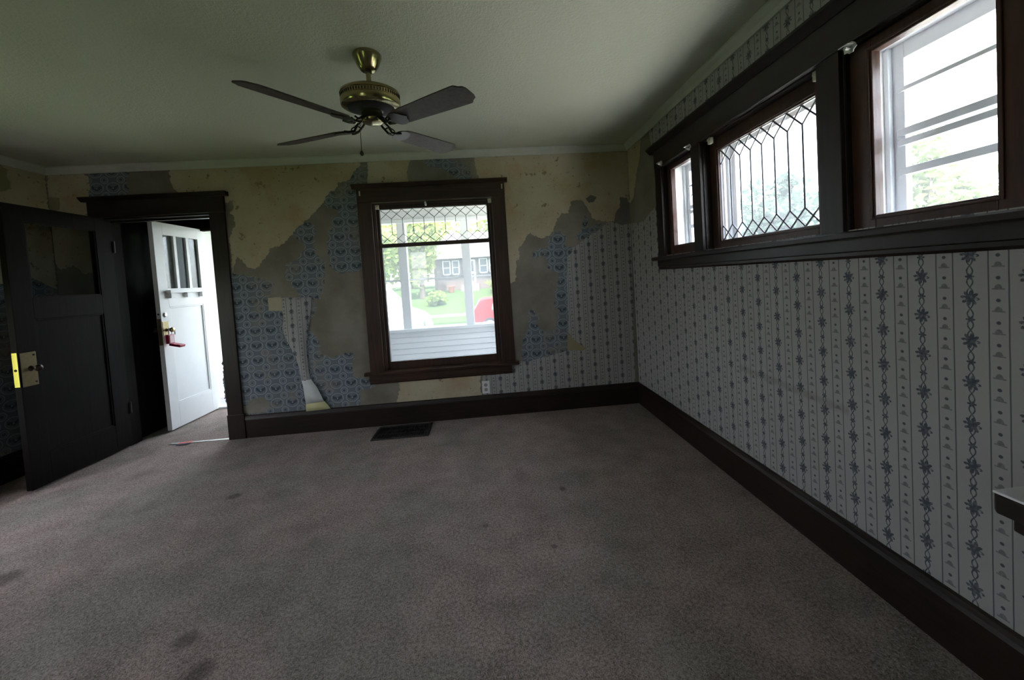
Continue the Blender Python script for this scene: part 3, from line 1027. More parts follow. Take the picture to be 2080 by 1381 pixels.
ve = empty('wall_vestibule', (-4.28, .6, 0), 'dark panelled vestibule between the room and the white outer door', 'wall', kind='structure')
box('side_panel', (-4.84, -4.80, WT, 1.06, -.05, 2.3), 'wood_door', ve)
box('side_panel', (-3.74, -3.70, WT, 1.06, -.05, 2.3), 'wood_door', ve)
box('ceiling_panel', (-4.80, -3.74, WT, 1.06, 2.22, 2.3), 'wood_door', ve)
box('outer_head', (-4.80, -3.74, .99, 1.06, 2.09, 2.22), 'wood_door', ve)
box('outer_head_moulding', (-4.66, -3.74, .97, 1.03, 2.055, 2.09), 'wood_door', ve, .004)
box('outer_jamb', (-4.80, -4.665, .99, 1.06, 0, 2.09), 'wood_door', ve)
box('outer_jamb', (-3.80, -3.74, .99, 1.06, 0, 2.09), 'exterior_white', ve)
box('outer_sill', (-4.66, -3.80, 1.0, 1.10, -.02, .022), 'exterior_white', ve, .004)

# ------------------------------------------------------------------ dark inner door (door_1), open into the room
d1 = empty('door_1', (-4.735, .04, 0), 'dark stained wooden door with one glass pane, standing open', 'door', kind='structure')
DX0, DX1 = -4.754, -4.712
DY0, DY1 = -.722, .045
box('lock_stile', (DX0, DX1, DY0, -.598, .015, 2.045), 'wood_door', d1, .002)
box('hinge_stile', (DX0, DX1, -.098, DY1, .015, 2.045), 'wood_door', d1, .002)
box('top_rail', (DX0, DX1, -.598, -.098, 1.93, 2.045), 'wood_door', d1, .002)
box('lock_rail', (DX0, DX1, -.598, -.098, 1.22, 1.380), 'wood_door', d1, .002)
box('bottom_rail', (DX0, DX1, -.598, -.098, .015, .24), 'wood_door', d1, .002)
box('panel', (DX0 + .012, DX1 - .012, -.598, -.098, .24, 1.22), 'wood_door', d1)
for (a, b, c, d) in ((-.598, -.586, .24, 1.22), (-.110, -.098, .24, 1.22), (-.586, -.110, .24, .252), (-.586, -.110, 1.208, 1.22)):
    box('panel_moulding', (DX1 - .012, DX1 - .004, a, b, c, d), 'wood_door', d1, .002)
box('pane', (-4.735, -4.731, -.598, -.098, 1.38, 1.93), 'glass_smoky', d1)
for (a, b, c, d) in ((-.598, -.588, 1.38, 1.93), (-.108, -.098, 1.38, 1.93), (-.588, -.108, 1.38, 1.39), (-.588, -.108, 1.92, 1.93)):
    box('glazing_bead', (DX1 - .014, DX1 - .004, a, b, c, d), 'wood_door', d1, .002)
lp = box('lock_edge_plate', (DX0 + .004, DX1 - .004, DY0 - .003, DY0, .757, .998), 'brass_bright', d1)
MB().lathe([(.009, 0), (.009, -.002), (.0, -.002)], ((DX0 + DX1) / 2, DY0 - .003, .875), 'y', 14).build('latch_hole', 'dark_slot', lp)
rp = box('lock_plate', (DX1, DX1 + .003, -.714, -.618, .752, .992), 'brass_dull', d1, .001)
for dz in (.775, .970):
    MB().lathe([(.007, 0), (.006, .003), (0, .004)], (DX1 + .003, -.632, dz), 'x', 12).build('screw', 'bronze_dark', rp)
MB().lathe([(.020, 0), (.016, .006), (.009, .012), (.009, .030), (.018, .036), (.024, .044), (.025, .052), (.020, .060), (.008, .064), (0, .064)], (DX1 + .003, -.655, .875), 'x', 24).build('knob', 'bronze_dark', d1, smooth=True)
for dz in (.3, 1.75):
    MB().tube([(DX1 + .004, DY1 + .004, dz), (DX1 + .004, DY1 + .004, dz + .1)], .008, 10).build('hinge', 'black_iron', d1)

# ------------------------------------------------------------------ white outer door (door_2), swung open in the vestibule
d2 = empty('door_2', (-4.63, 1.0, 0), 'white painted outer door with three small panes, a dentil shelf and one tall panel', 'door', kind='structure')
EX0, EX1 = -4.655, -4.612
EY0, EY1 = .345, 1.035
L0, L1, LZ0, LZ1 = .455, .915, 1.415, 1.955
WP = 'white_paint'
box('lock_stile', (EX0, EX1, EY0, L0, .01, 2.075), WP, d2, .002)
box('hinge_stile', (EX0, EX1, L1, EY1, .01, 2.075), WP, d2, .002)
box('top_rail', (EX0, EX1, L0, L1, LZ1, 2.075), WP, d2, .002)
box('shelf_rail', (EX0, EX1, L0, L1, 1.23, LZ1 - (LZ1 - LZ0)), WP, d2, .002)
box('bottom_rail', (EX0, EX1, L0, L1, .01, .255), WP, d2, .002)
box('panel', (EX0 + .008, EX1 - .014, L0, L1, .255, 1.23), WP, d2)
for (a, b, c, d) in ((L0, L0 + .014, .255, 1.23), (L1 - .014, L1, .255, 1.23), (L0 + .014, L1 - .014, .255, .269), (L0 + .014, L1 - .014, 1.216, 1.23)):
    box('panel_moulding', (EX1 - .014, EX1 - .003, a, b, c, d), WP, d2, .003)
pw = (L1 - L0 - 2 * .035) / 3
for k in range(3):
    a = L0 + k * (pw + .035)
    box('pane', (EX0 + .018, EX0 + .022, a, a + pw, LZ0, LZ1), 'glass_smoky', d2)
    if k < 2:
        box('muntin', (EX0, EX1 - .002, a + pw, a + pw + .035, LZ0, LZ1), WP, d2, .002)
box('dentil_shelf', (EX1, EX1 + .045, EY0 + .085, EY1 - .085, 1.368, 1.398), WP, d2, .003)
for a in (.445, .655, .865):
    box('dentil_block', (EX1, EX1 + .036, a, a + .050, 1.318, 1.368), WP, d2, .002)
box('lock_edge_plate', (EX0 + .005, EX1 - .005, EY0 - .003, EY0, .86, 1.12), 'brass_dull', d2)
MB().lathe([(.009, 0), (.009, -.002), (0, -.002)], ((EX0 + EX1) / 2, EY0 - .001, 1.165), 'y', 14).build('bolt_hole', 'dark_slot', d2)
box('lock_plate', (EX1, EX1 + .003, EY0 + .006, EY0 + .075, .955, 1.09), 'brass_dull', d2, .001)
MB().lathe([(.024, 0), (.024, .004), (.015, .008), (.013, .012), (0, .013)], (EX1, EY0 + .045, 1.155), 'x', 20).build('deadbolt_cylinder', 'steel', d2, smooth=True)
KN = [(.018, 0), (.014, .008), (.008, .014), (.008, .032), (.017, .038), (.024, .048), (.025, .058), (.019, .067), (.008, .070), (0, .070)]
MB().lathe(KN, (EX1 + .002, EY0 + .045, 1.005), 'x', 24).build('knob', 'brass_antique', d2, smooth=True)
MB().lathe([(r, -h) for r, h in KN], (EX0, EY0 + .045, 1.005), 'x', 24).build('knob', 'bronze_dark', d2, smooth=True)

# lockbox hanging from the knob of the white door
kx, ky, kz = EX1 + .034, EY0 + .045, 1.005
lb = empty('key_lockbox', (kx, ky, .90), 'small red key lockbox hanging open on the white door knob', 'lockbox')
MB().tube([(kx, ky - .020, .955), (kx, ky - .020, .995), (kx, ky - .012, 1.020), (kx, ky, 1.026), (kx, ky + .012, 1.020), (kx, ky + .020, .995), (kx, ky + .020, .955)], .0045, 8).build('shackle', 'steel', lb, smooth=True)
box('body', (kx - .022, kx + .010, ky - .034, ky + .034, .868, .957), 'lockbox_red', lb, .004)
box('inner_tray', (kx + .010, kx + .013, ky - .024, ky + .024, .875, .950), 'lockbox_pale', lb, .001)
MB().box(0, .105, -.034, .034, -.012, .012).xform(Matrix.Translation((kx + .004, ky, .862)) @ Matrix.Rotation(math.radians(14), 4, 'Y')).build('drop_front', 'lockbox_red', lb, bevel=.004)
MB().tube([(kx + .075, ky, .846), (kx + .095, ky, .842)], .007, 10).build('dial', 'black_iron', lb)
# key in the panel beside the knob
ky2 = EY0 + .16
kk = empty('door_key', (EX1 + .004, ky2, .985), 'tiny dark key hanging beside the knob of the white door', 'key')
MB().lathe([(.009, 0), (.009, .003), (0, .003)], (EX1 - .012, ky2, .992), 'x', 12).build('key_bow', 'black_iron', kk)
box('key_shank', (EX1 - .012, EX1 - .009, ky2 - .003, ky2 + .003, .945, .985), 'black_iron', kk)

# threshold strip and scrap of tape on the floor
ts = MB().poly_prism([Vector((-4.36, a, b)) for a, b in [(-.018, 0), (-.014, .004), (.014, .004), (.018, 0)]], (.535, 0, 0)).build('threshold_strip', 'threshold_metal')
tag(ts, 'thin metal carpet strip lying across the front doorway', 'threshold')
tp = empty('paper_tag', (-4.27, -.03, 0), 'small red and navy paper scrap beside the doorway strip', 'paper')
MB().box(-.055, .055, -.013, .020, .006, .008).xform(Matrix.Translation((-4.225, -.012, 0)) @ Matrix.Rotation(.12, 4, 'Z')).build('red_face', 'tape_red', tp)
MB().box(-.055, .055, -.032, -.014, .006, .008).xform(Matrix.Translation((-4.225, -.018, 0)) @ Matrix.Rotation(.12, 4, 'Z')).build('navy_edge', 'tape_navy', tp)

# ------------------------------------------------------------------ floor register
rg = empty('floor_register', (-2.25, -.2, 0), 'dark metal floor register set in the carpet beneath the front window', 'floor vent')
X0, X1, Y0, Y1 = -2.49, -2.005, -.355, -.055
MB().box(X0, X1, Y0, Y0 + .028, 0, .009).box(X0, X1, Y1 - .028, Y1, 0, .009).box(X0, X0 + .028, Y0 + .028, Y1 - .028, 0, .009).box(X1 - .028, X1, Y0 + .028, Y1 - .028, 0, .009).build('frame', 'black_iron', rg, bevel=.002)
box('duct', (X0 + .028, X1 - .028, Y0 + .028, Y1 - .028, .0005, .0015), 'dark_slot', rg)
nsl = 22
for k in range(nsl):
    x = X0 + .028 + (X1 - X0 - .056) * (k + .5) / nsl
    box('louvre', (x - .004, x + .004, Y0 + .028, Y1 - .028, .0015, .0075), 'black_iron', rg)
for yy in (Y0 + .11, Y1 - .11):
    box('crossbar', (X0 + .028, X1 - .028, yy - .005, yy + .005, .0015, .008), 'black_iron', rg)

# ------------------------------------------------------------------ wall outlet
ox, oz = front_uv(987, 786)
ot = empty('wall_outlet', (ox, 0, oz), 'white duplex outlet plate low on the front wall beneath the window', 'outlet')
box('cover_plate', (ox - .036, ox + .036, -.008, -.002, oz - .060, oz + .060), 'outlet_plastic', ot, .003)
for dz in (-.022, .022):
    s = MB().lathe([(.017, 0), (.017, -.003), (0, -.003)], (ox, -.008, oz + dz), 'y', 20).build('socket', 'outlet_socket', ot)
    for dx in (-.006, .006):
        box('slot', (ox + dx - .001, ox + dx + .001, -.0115, -.0108, oz + dz - .004, oz + dz + .005), 'dark_slot', s)

# ------------------------------------------------------------------ shelf on the right wall
sh = empty('wall_shelf', (-.15, -3.4, 0), 'dark wooden shelf with window glare coloured onto its top, jutting from the striped wall', 'shelf')
SX, SY, SZ = -.31, -2.812, .742
MB().poly_prism([Vector((SX, SY - .012, SZ - .006)), Vector((SX + .012, SY, SZ - .006)), Vector((-.004, SY, SZ - .006)), Vector((-.004, -4.3, SZ - .006)), Vector((SX, -4.3, SZ - .006))], (0, 0, -.044)).build('shelf_board', LY, sh, bevel=.003)
box('top_glare_layer', (SX + .003, -.004, -4.297, SY - .003, SZ - .006, SZ), 'glare_top', sh, .002)  # thin pale layer: window glare on the dark wood put into its colour
for yy in (-2.885, -3.6, -4.25):
    MB().poly_prism([Vector((-.004, yy, SZ - .05)), Vector((-.285, yy, SZ - .05)), Vector((-.285, yy, SZ - .085)), Vector((-.20, yy, SZ - .14)), Vector((-.07, yy, SZ - .24)), Vector((-.03, yy, SZ - .40)), Vector((-.004, yy, SZ - .40))], (0, .05, 0)).build('bracket', U, sh, bevel=.003)

# ------------------------------------------------------------------ ceiling fan
FX, FY = -1.968, -1.53
fan = empty('ceiling_fan', (FX, FY, ZC), 'antique brass ceiling fan with four dark wooden blades', 'ceiling fan')
BRS, BRZ = 'brass_antique', 'bronze_dark'
MB().lathe([(.0, 0), (.070, 0), (.072, -.008), (.068, -.020), (.056, -.050), (.043, -.070), (.038, -.078), (.030, -.081), (0, -.081)], (FX, FY, ZC), 'z', 40).build('canopy', BRS, fan, smooth=True)
MB().lathe([(.018, 0), (.018, -.012), (0, -.012)], (FX, FY, ZC - .079), 'z', 20).build('hanger_ball', BRZ, fan, smooth=True)
MB().tube([(FX, FY, ZC - .09), (FX, FY, 2.318)], .0125, 16).build('downrod', BRS, fan, smooth=True)
mo = MB().lathe([(0, 2.326), (.03, 2.326), (.10, 2.322), (.134, 2.316), (.146, 2.308), (.150, 2.298), (.150, 2.295), (.147, 2.292), (.147, 2.273), (.150, 2.270), (.150, 2.248), (.147, 2.240), (.136, 2.234), (.118, 2.231), (0, 2.230)], (FX, FY, 0), 'z', 56).build('motor_housing', BRS, fan, smooth=True)
mb = MB()
for k in range(64):
    a = 2 * math.pi * k / 64
    s0 = len(mb.v)
    mb.box(-.0022, .0022, -.0012, .0012, -.0065, .0065)
    mb.xform(Matrix.Translation((FX + .1475 * math.cos(a), FY + .1475 * math.sin(a), 2.2825)) @ Matrix.Rotation(a + math.pi / 2, 4, 'Z'), s0)
o = mb.build('vent_slots', 'dark_slot', mo)
o['kind'] = 'stuff'
MB().lathe([(.118, 2.231), (.112, 2.226), (.080, 2.220), (.055, 2.217), (0, 2.217)], (FX, FY, 0), 'z', 48).build('lower_housing', 'dark_slot', fan, smooth=True)
mb = MB()
for k in range(30):
    a = 2 * math.pi * k / 30
    s0 = len(mb.v)
    mb.box(.060, .116, -.0025, .0025, -.009, .002)
    mb.xform(Matrix.Translation((FX, FY, 2.228)) @ Matrix.Rotation(a, 4, 'Z') @ Matrix.Rotation(-.20, 4, 'Y'), s0)
o = mb.build('cooling_fins', BRZ, fan)
o['kind'] = 'stuff'
MB().lathe([(0, 2.226), (.058, 2.226), (.060, 2.218), (.050, 2.213), (0, 2.213)], (FX, FY, 0), 'z', 40).build('flywheel', BRZ, fan, smooth=True)
MB().lathe([(0, 2.216), (.046, 2.216), (.052, 2.210), (.054, 2.184), (.057, 2.180), (.057, 2.172), (.052, 2.160), (.036, 2.153), (0, 2.152)], (FX, FY, 0), 'z', 40).build('switch_housing', BRS, fan, smooth=True)

BLADE_Z = 2.140
BLADE_ANGLES = (-38.6, 57.0, 154.7, 239.9)
PITCH_B = math.radians(-13)
for k in range(4):
    A = math.radians(BLADE_ANGLES[k])
    T = Matrix.Translation((FX, FY, BLADE_Z)) @ Matrix.Rotation(A, 4, 'Z') @ Matrix.Rotation(PITCH_B, 4, 'X')
    out = []
    for s in range(9):               # rounded root
        t = math.pi / 2 + math.pi * s / 8
        out.append((.215 + .055 * math.cos(t), .056 * math.sin(t)))
    out += [(.30, -.0585), (.45, -.064), (.575, -.067), (.590, -.066), (.606, -.050), (.622, -.042), (.628, -.026), (.628, 0), (.628, .026), (.622, .042), (.606, .050), (.590, .066), (.575, .067), (.45, .064), (.30, .0585)]
    MB().poly_prism([Vector((a, b, 0)) for a, b in [(q[0] * 1.066, q[1] * 1.03) for q in out]], (0, 0, .006)).xform(T).build('blade', 'wood_blade', fan, bevel=.0015)
    # blade iron: cranked arm, scrolls and a shield plate under the blade root
    T2 = Matrix.Translation((FX, FY, BLADE_Z)) @ Matrix.Rotation(A, 4, 'Z')
    TT = T2 @ Matrix.Rotation(PITCH_B, 4, 'X')
    arm = MB()
    for sy in (-1, 1):
        arm.tube([T2 @ Vector((.055, .014 * sy, .040)), T2 @ Vector((.085, .020 * sy, .020)), T2 @ Vector((.115, .014 * sy, -.006)), T2 @ Vector((.145, .022 * sy, -.008)), T2 @ Vector((.170, .030 * sy, -.004))], .006, 8)
        arm.tube([T2 @ Vector((.115 + .018 * math.cos(t * .7), .012 * sy + .016 * sy * math.sin(t * .7) * .9, -.004 + .004 * t)) for t in range(8)], .004, 6)
    shield = [(.150, 0), (.155, .028), (.170, .046), (.195, .054), (.222, .050), (.236, .036), (.245, .018), (.262, 0), (.245, -.018), (.236, -.036), (.222, -.050), (.195, -.054), (.170, -.046), (.155, -.028)]
    s0 = len(arm.v)
    arm.poly_prism([Vector((a, b, -.0055)) for a, b in shield], (0, 0, .005))
    arm.xform(TT, s0)
    arm.build('blade_iron', BRZ, fan, smooth=True)
cx, cy = FX - .058, FY - .012
MB().tube([(FX - .05, cy, 2.165), (cx, cy, 2.160), (cx - .002, cy, 2.10), (cx - .003, cy, 2.0)], .0016, 6).build('pull_chain', BRZ, fan)
MB().lathe([(0, .018), (.003, .017), (.008, .010), (.010, .002), (.008, -.006), (.003, -.010), (0, -.010)], (cx - .003, cy, 1.992), 'z', 16).build('chain_pull', 'bronze_dark', fan, smooth=True)

# the rotor hangs a few degrees off plumb on its ball joint
TILT = Matrix.Translation((FX, FY, 2.36)) @ Matrix.Rotation(.090, 4, 'X') @ Matrix.Translation((-FX, -FY, -2.36))
for o in fan.children_recursive:
    if o.name.split('.')[0] not in ('canopy', 'hanger_ball', 'downrod', 'pull_chain', 'chain_pull'):
        o.data.transform(TILT)

# ================================================================== outside
# porch
PY = 2.0
tag(box('porch_floor', (-6.2, .1, WT, 2.2, -.2, -.12), 'porch_floor_paint'), 'grey painted porch deck outside the front wall', 'porch floor', kind='structure')
tag(box('porch_ceiling', (-6.2, .1, WT, 2.3, 2.36, 2.44), 'porch_ceiling_paint'), 'pale porch ceiling seen through the top of the front window', 'porch ceiling', kind='structure')
kw = empty('wall_porch', (-2.1, PY, -.12), 'low white clapboard porch wall outside the front window', 'wall', kind='structure')
box('core', (-5.4, .1, PY + .03, PY + .14, -.9, .60), 'exterior_white', kw)
for k in range(9):
    z = -.12 + .082 * k
    MB().poly_prism([Vector((-5.4, PY + .03, z)), Vector((-5.4, PY - .006, z)), Vector((-5.4, PY + .012, z + .075)), Vector((-5.4, PY + .03, z + .075))], (5.5, 0, 0)).build('clapboard', 'exterior_white', kw)
box('sill_board', (-5.4, .12, PY - .05, PY + .22, .615, .655), 'exterior_white', kw, .004)
pf = empty('porch_frame', (-2.1, PY, .65), 'white posts and rails framing the porch openings', 'porch frame', kind='structure')
for x in (-6.1, -4.43, -3.52, -2.605, -1.69, -.775, .04):
    box('post', (x - .06, x + .06, PY + .03, PY + .15, .655, 2.22), 'exterior_white', pf, .004)
box('corner_post', (-5.45, -4.93, PY + .02, PY + .15, .655, 2.36), 'exterior_white', pf, .004)
box('beam', (-6.2, .1, PY + .02, PY + .18, 2.20, 2.36), 'exterior_white', pf, .004)
box('beam_moulding', (-6.2, .1, PY - .01, PY + .02, 2.19, 2.235), 'exterior_white', pf, .003)
for x in (-4.43, -3.52, -2.605, -1.69, -.775):
    box('meeting_rail', (x + .06, x + .855, PY + .07, PY + .10, 1.352, 1.378), 'storm_metal', pf)
    box('porch_pane', (x + .06, x + .855, PY + .083, PY + .087, .655, 2.20), 'glass_screened', pf)
tag(MB().box(-6.2, -6.1, WT, 2.2, -.9, 2.36).build('wall_porch_end', 'exterior_white'), 'white end wall of the porch beyond the open white door', 'wall', kind='structure')

# terrain
tag(box('lawn', (-60, 60, -40, 7.2, ZG - .3, ZG), 'grass'), 'lawn around the house', 'lawn', kind='structure')
tag(box('sidewalk', (-60, 60, 7.2, 8.2, ZG - .3, ZG + .02), 'concrete'), 'concrete sidewalk on the house side of the street', 'sidewalk', kind='structure')
tag(box('street', (-60, 60, 8.2, 16.2, ZG - .4, ZG - .10), 'asphalt'), 'pale asphalt street beyond the porch', 'street', kind='structure')
mb = MB()
ys = [(16.2, ZG - .10), (16.25, ZG + .06), (17.6, ZG + .12), (21, -.15), (26, .62), (60, 1.0)]
for (yy, zz) in ys:
    mb.v += [(-70, yy, zz), (70, yy, zz)]
for k in range(len(ys) - 1):
    mb.f.append((2 * k, 2 * k + 1, 2 * k + 3, 2 * k + 2))
tag(mb.build('lawn', 'grass'), 'rising lawn across the street', 'lawn', kind='structure')
tag(box('sidewalk', (-60, 60, 18.0, 19.1, -.9, -.66 + .10), 'concrete'), 'concrete sidewalk across the street', 'sidewalk', kind='structure')


tag(box('bounce_paving', (.45, 7.6, -40, 7.2, ZG - .28, ZG + .015), 'bounce_concrete'), 'unseen concrete paving added along the house to bounce light inside', 'bounce_paving', kind='structure')  # added out of view: sunlit pale slab that bounces light onto the ceiling

# white van, nose to the right
def shift(mb, x, y, z): return mb.xform(Matrix.Translation((x, y, z)))


van = empty('van', (-6.0, 9.6, ZG - .1), 'white cargo van parked on the street outside the front window', 'van')
zv = ZG - .10
prof = [(-8.9, .45), (-8.9, 2.35), (-8.75, 2.50), (-5.6, 2.52), (-5.25, 2.42), (-4.95, 2.18), (-4.25, 1.45), (-3.72, 1.22), (-3.52, 1.02), (-3.46, .75), (-3.48, .42), (-3.75, .32), (-8.7, .32)]
MB().poly_prism([Vector((a, 8.7, zv + b)) for a, b in prof], (0, 2.0, 0)).build('body', 'van_white', van, bevel=.06, seg=3)
wsh = [(-5.10, 2.24), (-4.30, 1.49), (-4.26, 1.51), (-5.05, 2.27)]
MB().poly_prism([Vector((a, 8.88, zv + b)) for a, b in wsh], (0, 1.64, 0)).build('windshield', 'car_glass', van)
MB().poly_prism([Vector((a, 8.685, zv + b)) for a, b in [(-5.95, 1.45), (-5.95, 2.15), (-5.35, 2.15), (-4.70, 1.45)]], (0, .02, 0)).build('side_window', 'car_glass', van, bevel=.02)
MB().poly_prism([Vector((-3.56, a, zv + b)) for a, b in [(8.74, .86), (9.05, .80), (9.05, .98), (8.74, 1.06)]], (.08, 0, 0)).build('headlight', 'chrome', van)
MB().poly_prism([Vector((-3.56, a, zv + b)) for a, b in [(10.35, .80), (10.66, .86), (10.66, 1.06), (10.35, .98)]], (.08, 0, 0)).build('headlight', 'chrome', van)
box('bumper', (-3.62, -3.42, 8.72, 10.68, zv + .36, zv + .62), 'asphalt', van, .04)
box('mirror', (-4.85, -4.68, 8.46, 8.68, zv + 1.45, zv + 1.78), 'rubber', van, .03)
for x in (-4.35, -7.8):
    for y in (8.68, 10.45):
        wv = MB().lathe([(.36, 0), (.37, .06), (.37, .2), (.36, .26), (0, .26)], (x, y, zv + .36), 'y', 28).build('wheel', 'rubber', van, smooth=True)
        MB().lathe([(.20, -.01), (.22, .0), (0, .0)], (x, y - .002, zv + .36), 'y', 20).build('hubcap', 'chrome', wv)

# red hatchback across the street
car = empty('car', (0.0, 13.6, ZG - .1), 'red hatchback parked across the street', 'car')
cz0 = ZG - .10
prof = [(-2.05, .35), (-2.10, .62), (-2.02, .92), (-1.75, 1.36), (-1.55, 1.44), (.1, 1.46), (.55, 1.30), (1.10, .98), (1.85, .86), (2.05, .70), (2.08, .40), (1.9, .24), (-1.9, .24)]
MB().poly_prism([Vector((a, 12.8, cz0 + b)) for a, b in prof], (0, 1.7, 0)).build('body', 'car_red', car, bevel=.05, seg=3)
MB().poly_prism([Vector((a, 12.78, cz0 + b)) for a, b in [(-1.25, .94), (-1.15, 1.30), (-.45, 1.34), (-.45, .94)]], (0, .03, 0)).build('side_window', 'car_glass', car, bevel=.01)
MB().poly_prism([Vector((a, 12.78, cz0 + b)) for a, b in [(-.38, .94), (-.38, 1.34), (.1, 1.32), (.75, .94)]], (0, .03, 0)).build('side_window', 'car_glass', car, bevel=.01)
MB().poly_prism([Vector((a, 12.95, cz0 + b)) for a, b in [(-2.04, .98), (-1.80, 1.34), (-1.76, 1.32), (-2.0, .96)]], (0, 1.4, 0)).build('rear_window', 'car_glass', car)
box('tail_light', (-2.11, -1.98, 12.77, 12.98, cz0 + .68, cz0 + .90), 'light_red', car, .02)
for x in (-1.35, 1.3):
    wv = MB().lathe([(.30, 0), (.31, .05), (.31, .17), (.30, .2), (0, .2)], (x, 12.77, cz0 + .31), 'y', 28).build('wheel', 'rubber', car, smooth=True)
    MB().lathe([(.18, -.01), (.19, 0), (0, 0)], (x, 12.765, cz0 + .31), 'y', 20).build('hubcap', 'chrome', wv)

# house across the street
hz = .6
hs = empty('house', (-1.5, 29, hz), 'tan house with grey roof and white windows across the street', 'house')
box('wall', (-5.3, 5.5, 27.0, 34.0, hz - .4, 3.3), 'house_siding', hs)
box('foundation', (-5.32, 5.52, 26.96, 27.0, hz - .4, hz + .7), 'brick_pale', hs)
mb = MB()
mb.v = [(-6.0, 26.2, 3.25), (6.2, 26.2, 3.25), (6.2, 34.8, 3.25), (-6.0, 34.8, 3.25), (-4.5, 30.5, 5.6), (4.6, 30.5, 5.6)]
mb.f = [(0, 1, 5, 4), (2, 3, 4, 5), (1, 2, 5), (3, 0, 4), (0, 3, 2, 1)]
mb.build('roof', 'shingle', hs)
box('fascia', (-6.0, 6.2, 26.18, 26.24, 3.12, 3.30), 'exterior_white', hs)
box('post', (-5.35, -5.15, 26.3, 26.5, hz - .3, 3.15), 'bark', hs)
for (a0, a1, b0, b1) in ((-4.75, -4.1, 1.85, 3.0), (-4.0, -3.4, 1.85, 3.0), (-1.85, -1.15, 1.85, 3.05), (-1.05, -.35, 1.85, 3.05), (-.25, .45, 1.85, 3.05), (2.2, 3.2, 1.85, 3.05)):
    f = MB().box(a0, a0 + .09, 26.92, 27, b0, b1).box(a1 - .09, a1, 26.92, 27, b0, b1).box(a0, a1, 26.92, 27, b0, b0 + .09).box(a0, a1, 26.92, 27, b1 - .09, b1).box(a0, a1, 26.93, 27, (b0 + b1) / 2 - .03, (b0 + b1) / 2 + .03).build('window', 'exterior_white', hs)
    box('pane', (a0 + .09, a1 - .09, 26.96, 26.98, b0 + .09, b1 - .09), 'house_glass', f)
dd = box('door', (-3.05, -2.15, 26.9, 27, 1.0, 3.0), 'exterior_white', hs)
box('pane', (-2.92, -2.28, 26.88, 26.9, 2.05, 2.85), 'house_glass', dd)
box('pane', (-2.92, -2.28, 26.88, 26.9, 1.25, 1.85), 'house_glass', dd)
for k in range(3):
    box('step', (-3.3, -1.9, 26.0 - .35 * k, 27.0 - .35 * k, .3, 1.0 - .18 * k), 'concrete', hs)
pt = empty('flower_pot', (-4.0, 25.2, .5), 'small terracotta pot by the house across the street', 'pot')
MB().lathe([(.16, 0), (.24, .42), (.28, .42), (.28, .5), (.22, .5), (0, .46)], (-4.0, 25.2, .50), 'z', 20).build('pot_body', 'terracotta', pt)


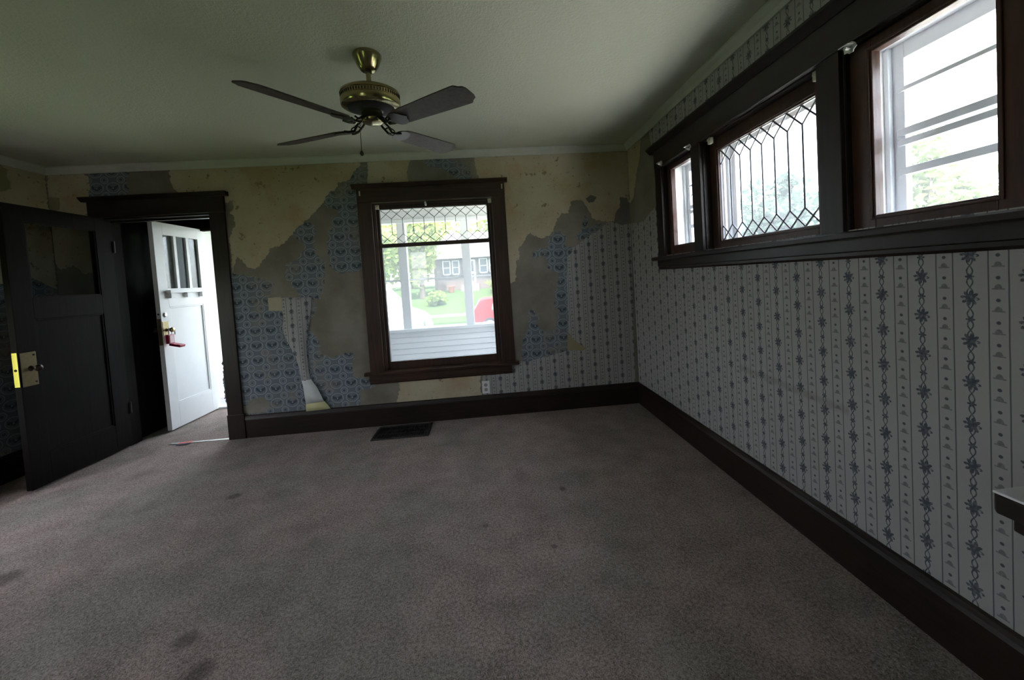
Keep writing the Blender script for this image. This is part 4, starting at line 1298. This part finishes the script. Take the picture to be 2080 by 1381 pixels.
# trees and bushes
def tree(name, label, x, y, z, h, rx, rz, mat, n, size, trunk=.12, low=.35, seed=1, group=None):
    t = empty(name, (x, y, z), label, 'tree' if 'tree' in name else 'bush', group)
    rnd = random.Random(seed)
    cz = z + h - rz
    if trunk:
        tb = MB()
        tb.tube([(x, y, z), (x + .05, y, z + h * .3), (x - .04, y + .05, z + h * .6), (x, y, z + h * .85)], [trunk, trunk * .8, trunk * .5, trunk * .2], 8)
        for k in range(7):
            a = rnd.uniform(0, 6.28)
            zz = z + h * rnd.uniform(.35, .65)
            L = rx * rnd.uniform(.5, .9)
            tb.tube([(x, y, zz), (x + L * .5 * math.cos(a), y + L * .5 * math.sin(a), zz + L * .35), (x + L * math.cos(a), y + L * math.sin(a), zz + L * .55)], [trunk * .45, trunk * .3, trunk * .1], 6)
        tb.build('trunk', 'bark', t)
    mb = MB()
    clumps = []
    for k in range(max(10, n // 60)):
        while True:
            p = Vector((rnd.uniform(-1, 1), rnd.uniform(-1, 1), rnd.uniform(-1, 1)))
            if p.length < 1: break
        p = p * (.55 + .45 * rnd.random())
        clumps.append((p, rnd.uniform(.16, .34)))
    for k in range(n):
        c, cr_ = clumps[k % len(clumps)]
        d = Vector((rnd.gauss(0, 1), rnd.gauss(0, 1), rnd.gauss(0, .8))) * cr_ * .6
        p = c + d
        P = Vector((x + p.x * rx, y + p.y * rx, cz + p.z * rz))
        if P.z < z + .02: P.z = z + .02 + rnd.random() * .3
        s = size * rnd.uniform(.6, 1.2)
        e1 = Vector((rnd.gauss(0, 1), rnd.gauss(0, 1), rnd.gauss(0, .6))).normalized()
        e2 = e1.cross(Vector((rnd.gauss(0, 1), rnd.gauss(0, 1), rnd.gauss(0, 1)))).normalized()
        i = len(mb.v)
        mb.v += [tuple(P - e1 * s), tuple(P + e2 * s * .55), tuple(P + e1 * s), tuple(P - e2 * s * .55)]
        mb.f.append((i, i + 1, i + 2, i + 3))
    me = bpy.data.meshes.new('foliage')
    me.from_pydata(mb.v, [], mb.f)
    me.materials.append(MATS[mat])
    o = bpy.data.objects.new('foliage', me)
    COL.objects.link(o)
    o['kind'] = 'stuff'
    o.parent = t
    o.matrix_parent_inverse = t.matrix_basis.inverted()
    return t


tree('tree', 'leafy yellow-green tree at the edge of the far lawn behind the van', -8.6, 19.6, -.35, 6.4, 2.0, 2.7, 'leaf_green', 5000, .20, .16, seed=3)
tree('tree', 'tall pale green tree beside the house across the street', -5.9, 23.6, .25, 7.6, 1.5, 3.3, 'leaf_yellow', 5200, .22, .2, seed=4)
tree('tree', 'broad green tree rising behind the house across the street', -9.5, 40, .8, 13, 5.5, 6.4, 'leaf_yellow', 7000, .40, .3, seed=5)
tree('tree', 'green tree showing above the roof of the house across the street', 1.5, 42, .8, 10.5, 5.0, 5.0, 'leaf_green', 5000, .40, .3, seed=6)
tree('bush', 'low round bush by the corner of the house across the street', -4.6, 21.0, -.15, 1.0, .8, .5, 'leaf_green', 1200, .12, 0, seed=8)
tree('bush', 'low green bush beside the steps across the street', -.6, 24.0, .35, 1.1, 1.0, .6, 'leaf_yellow', 1000, .12, 0, seed=9)
tree('tree', 'hazy blue-green tree seen through the leaded middle light', 8.6, 8.6, ZG, 5.0, 1.5, 2.3, 'leaf_blue', 4200, .15, .12, seed=10)
tree('tree', 'sunlit leafy tree seen through the clear high window', 12.2, 7.0, ZG, 6.2, 1.2, 2.5, 'leaf_side', 2000, .17, .10, seed=11)
tree('tree', 'low yellow-green tree at the edge of the clear high window', 11.4, 4.0, ZG, 3.6, 1.3, 1.7, 'leaf_side', 2600, .14, .10, seed=12)
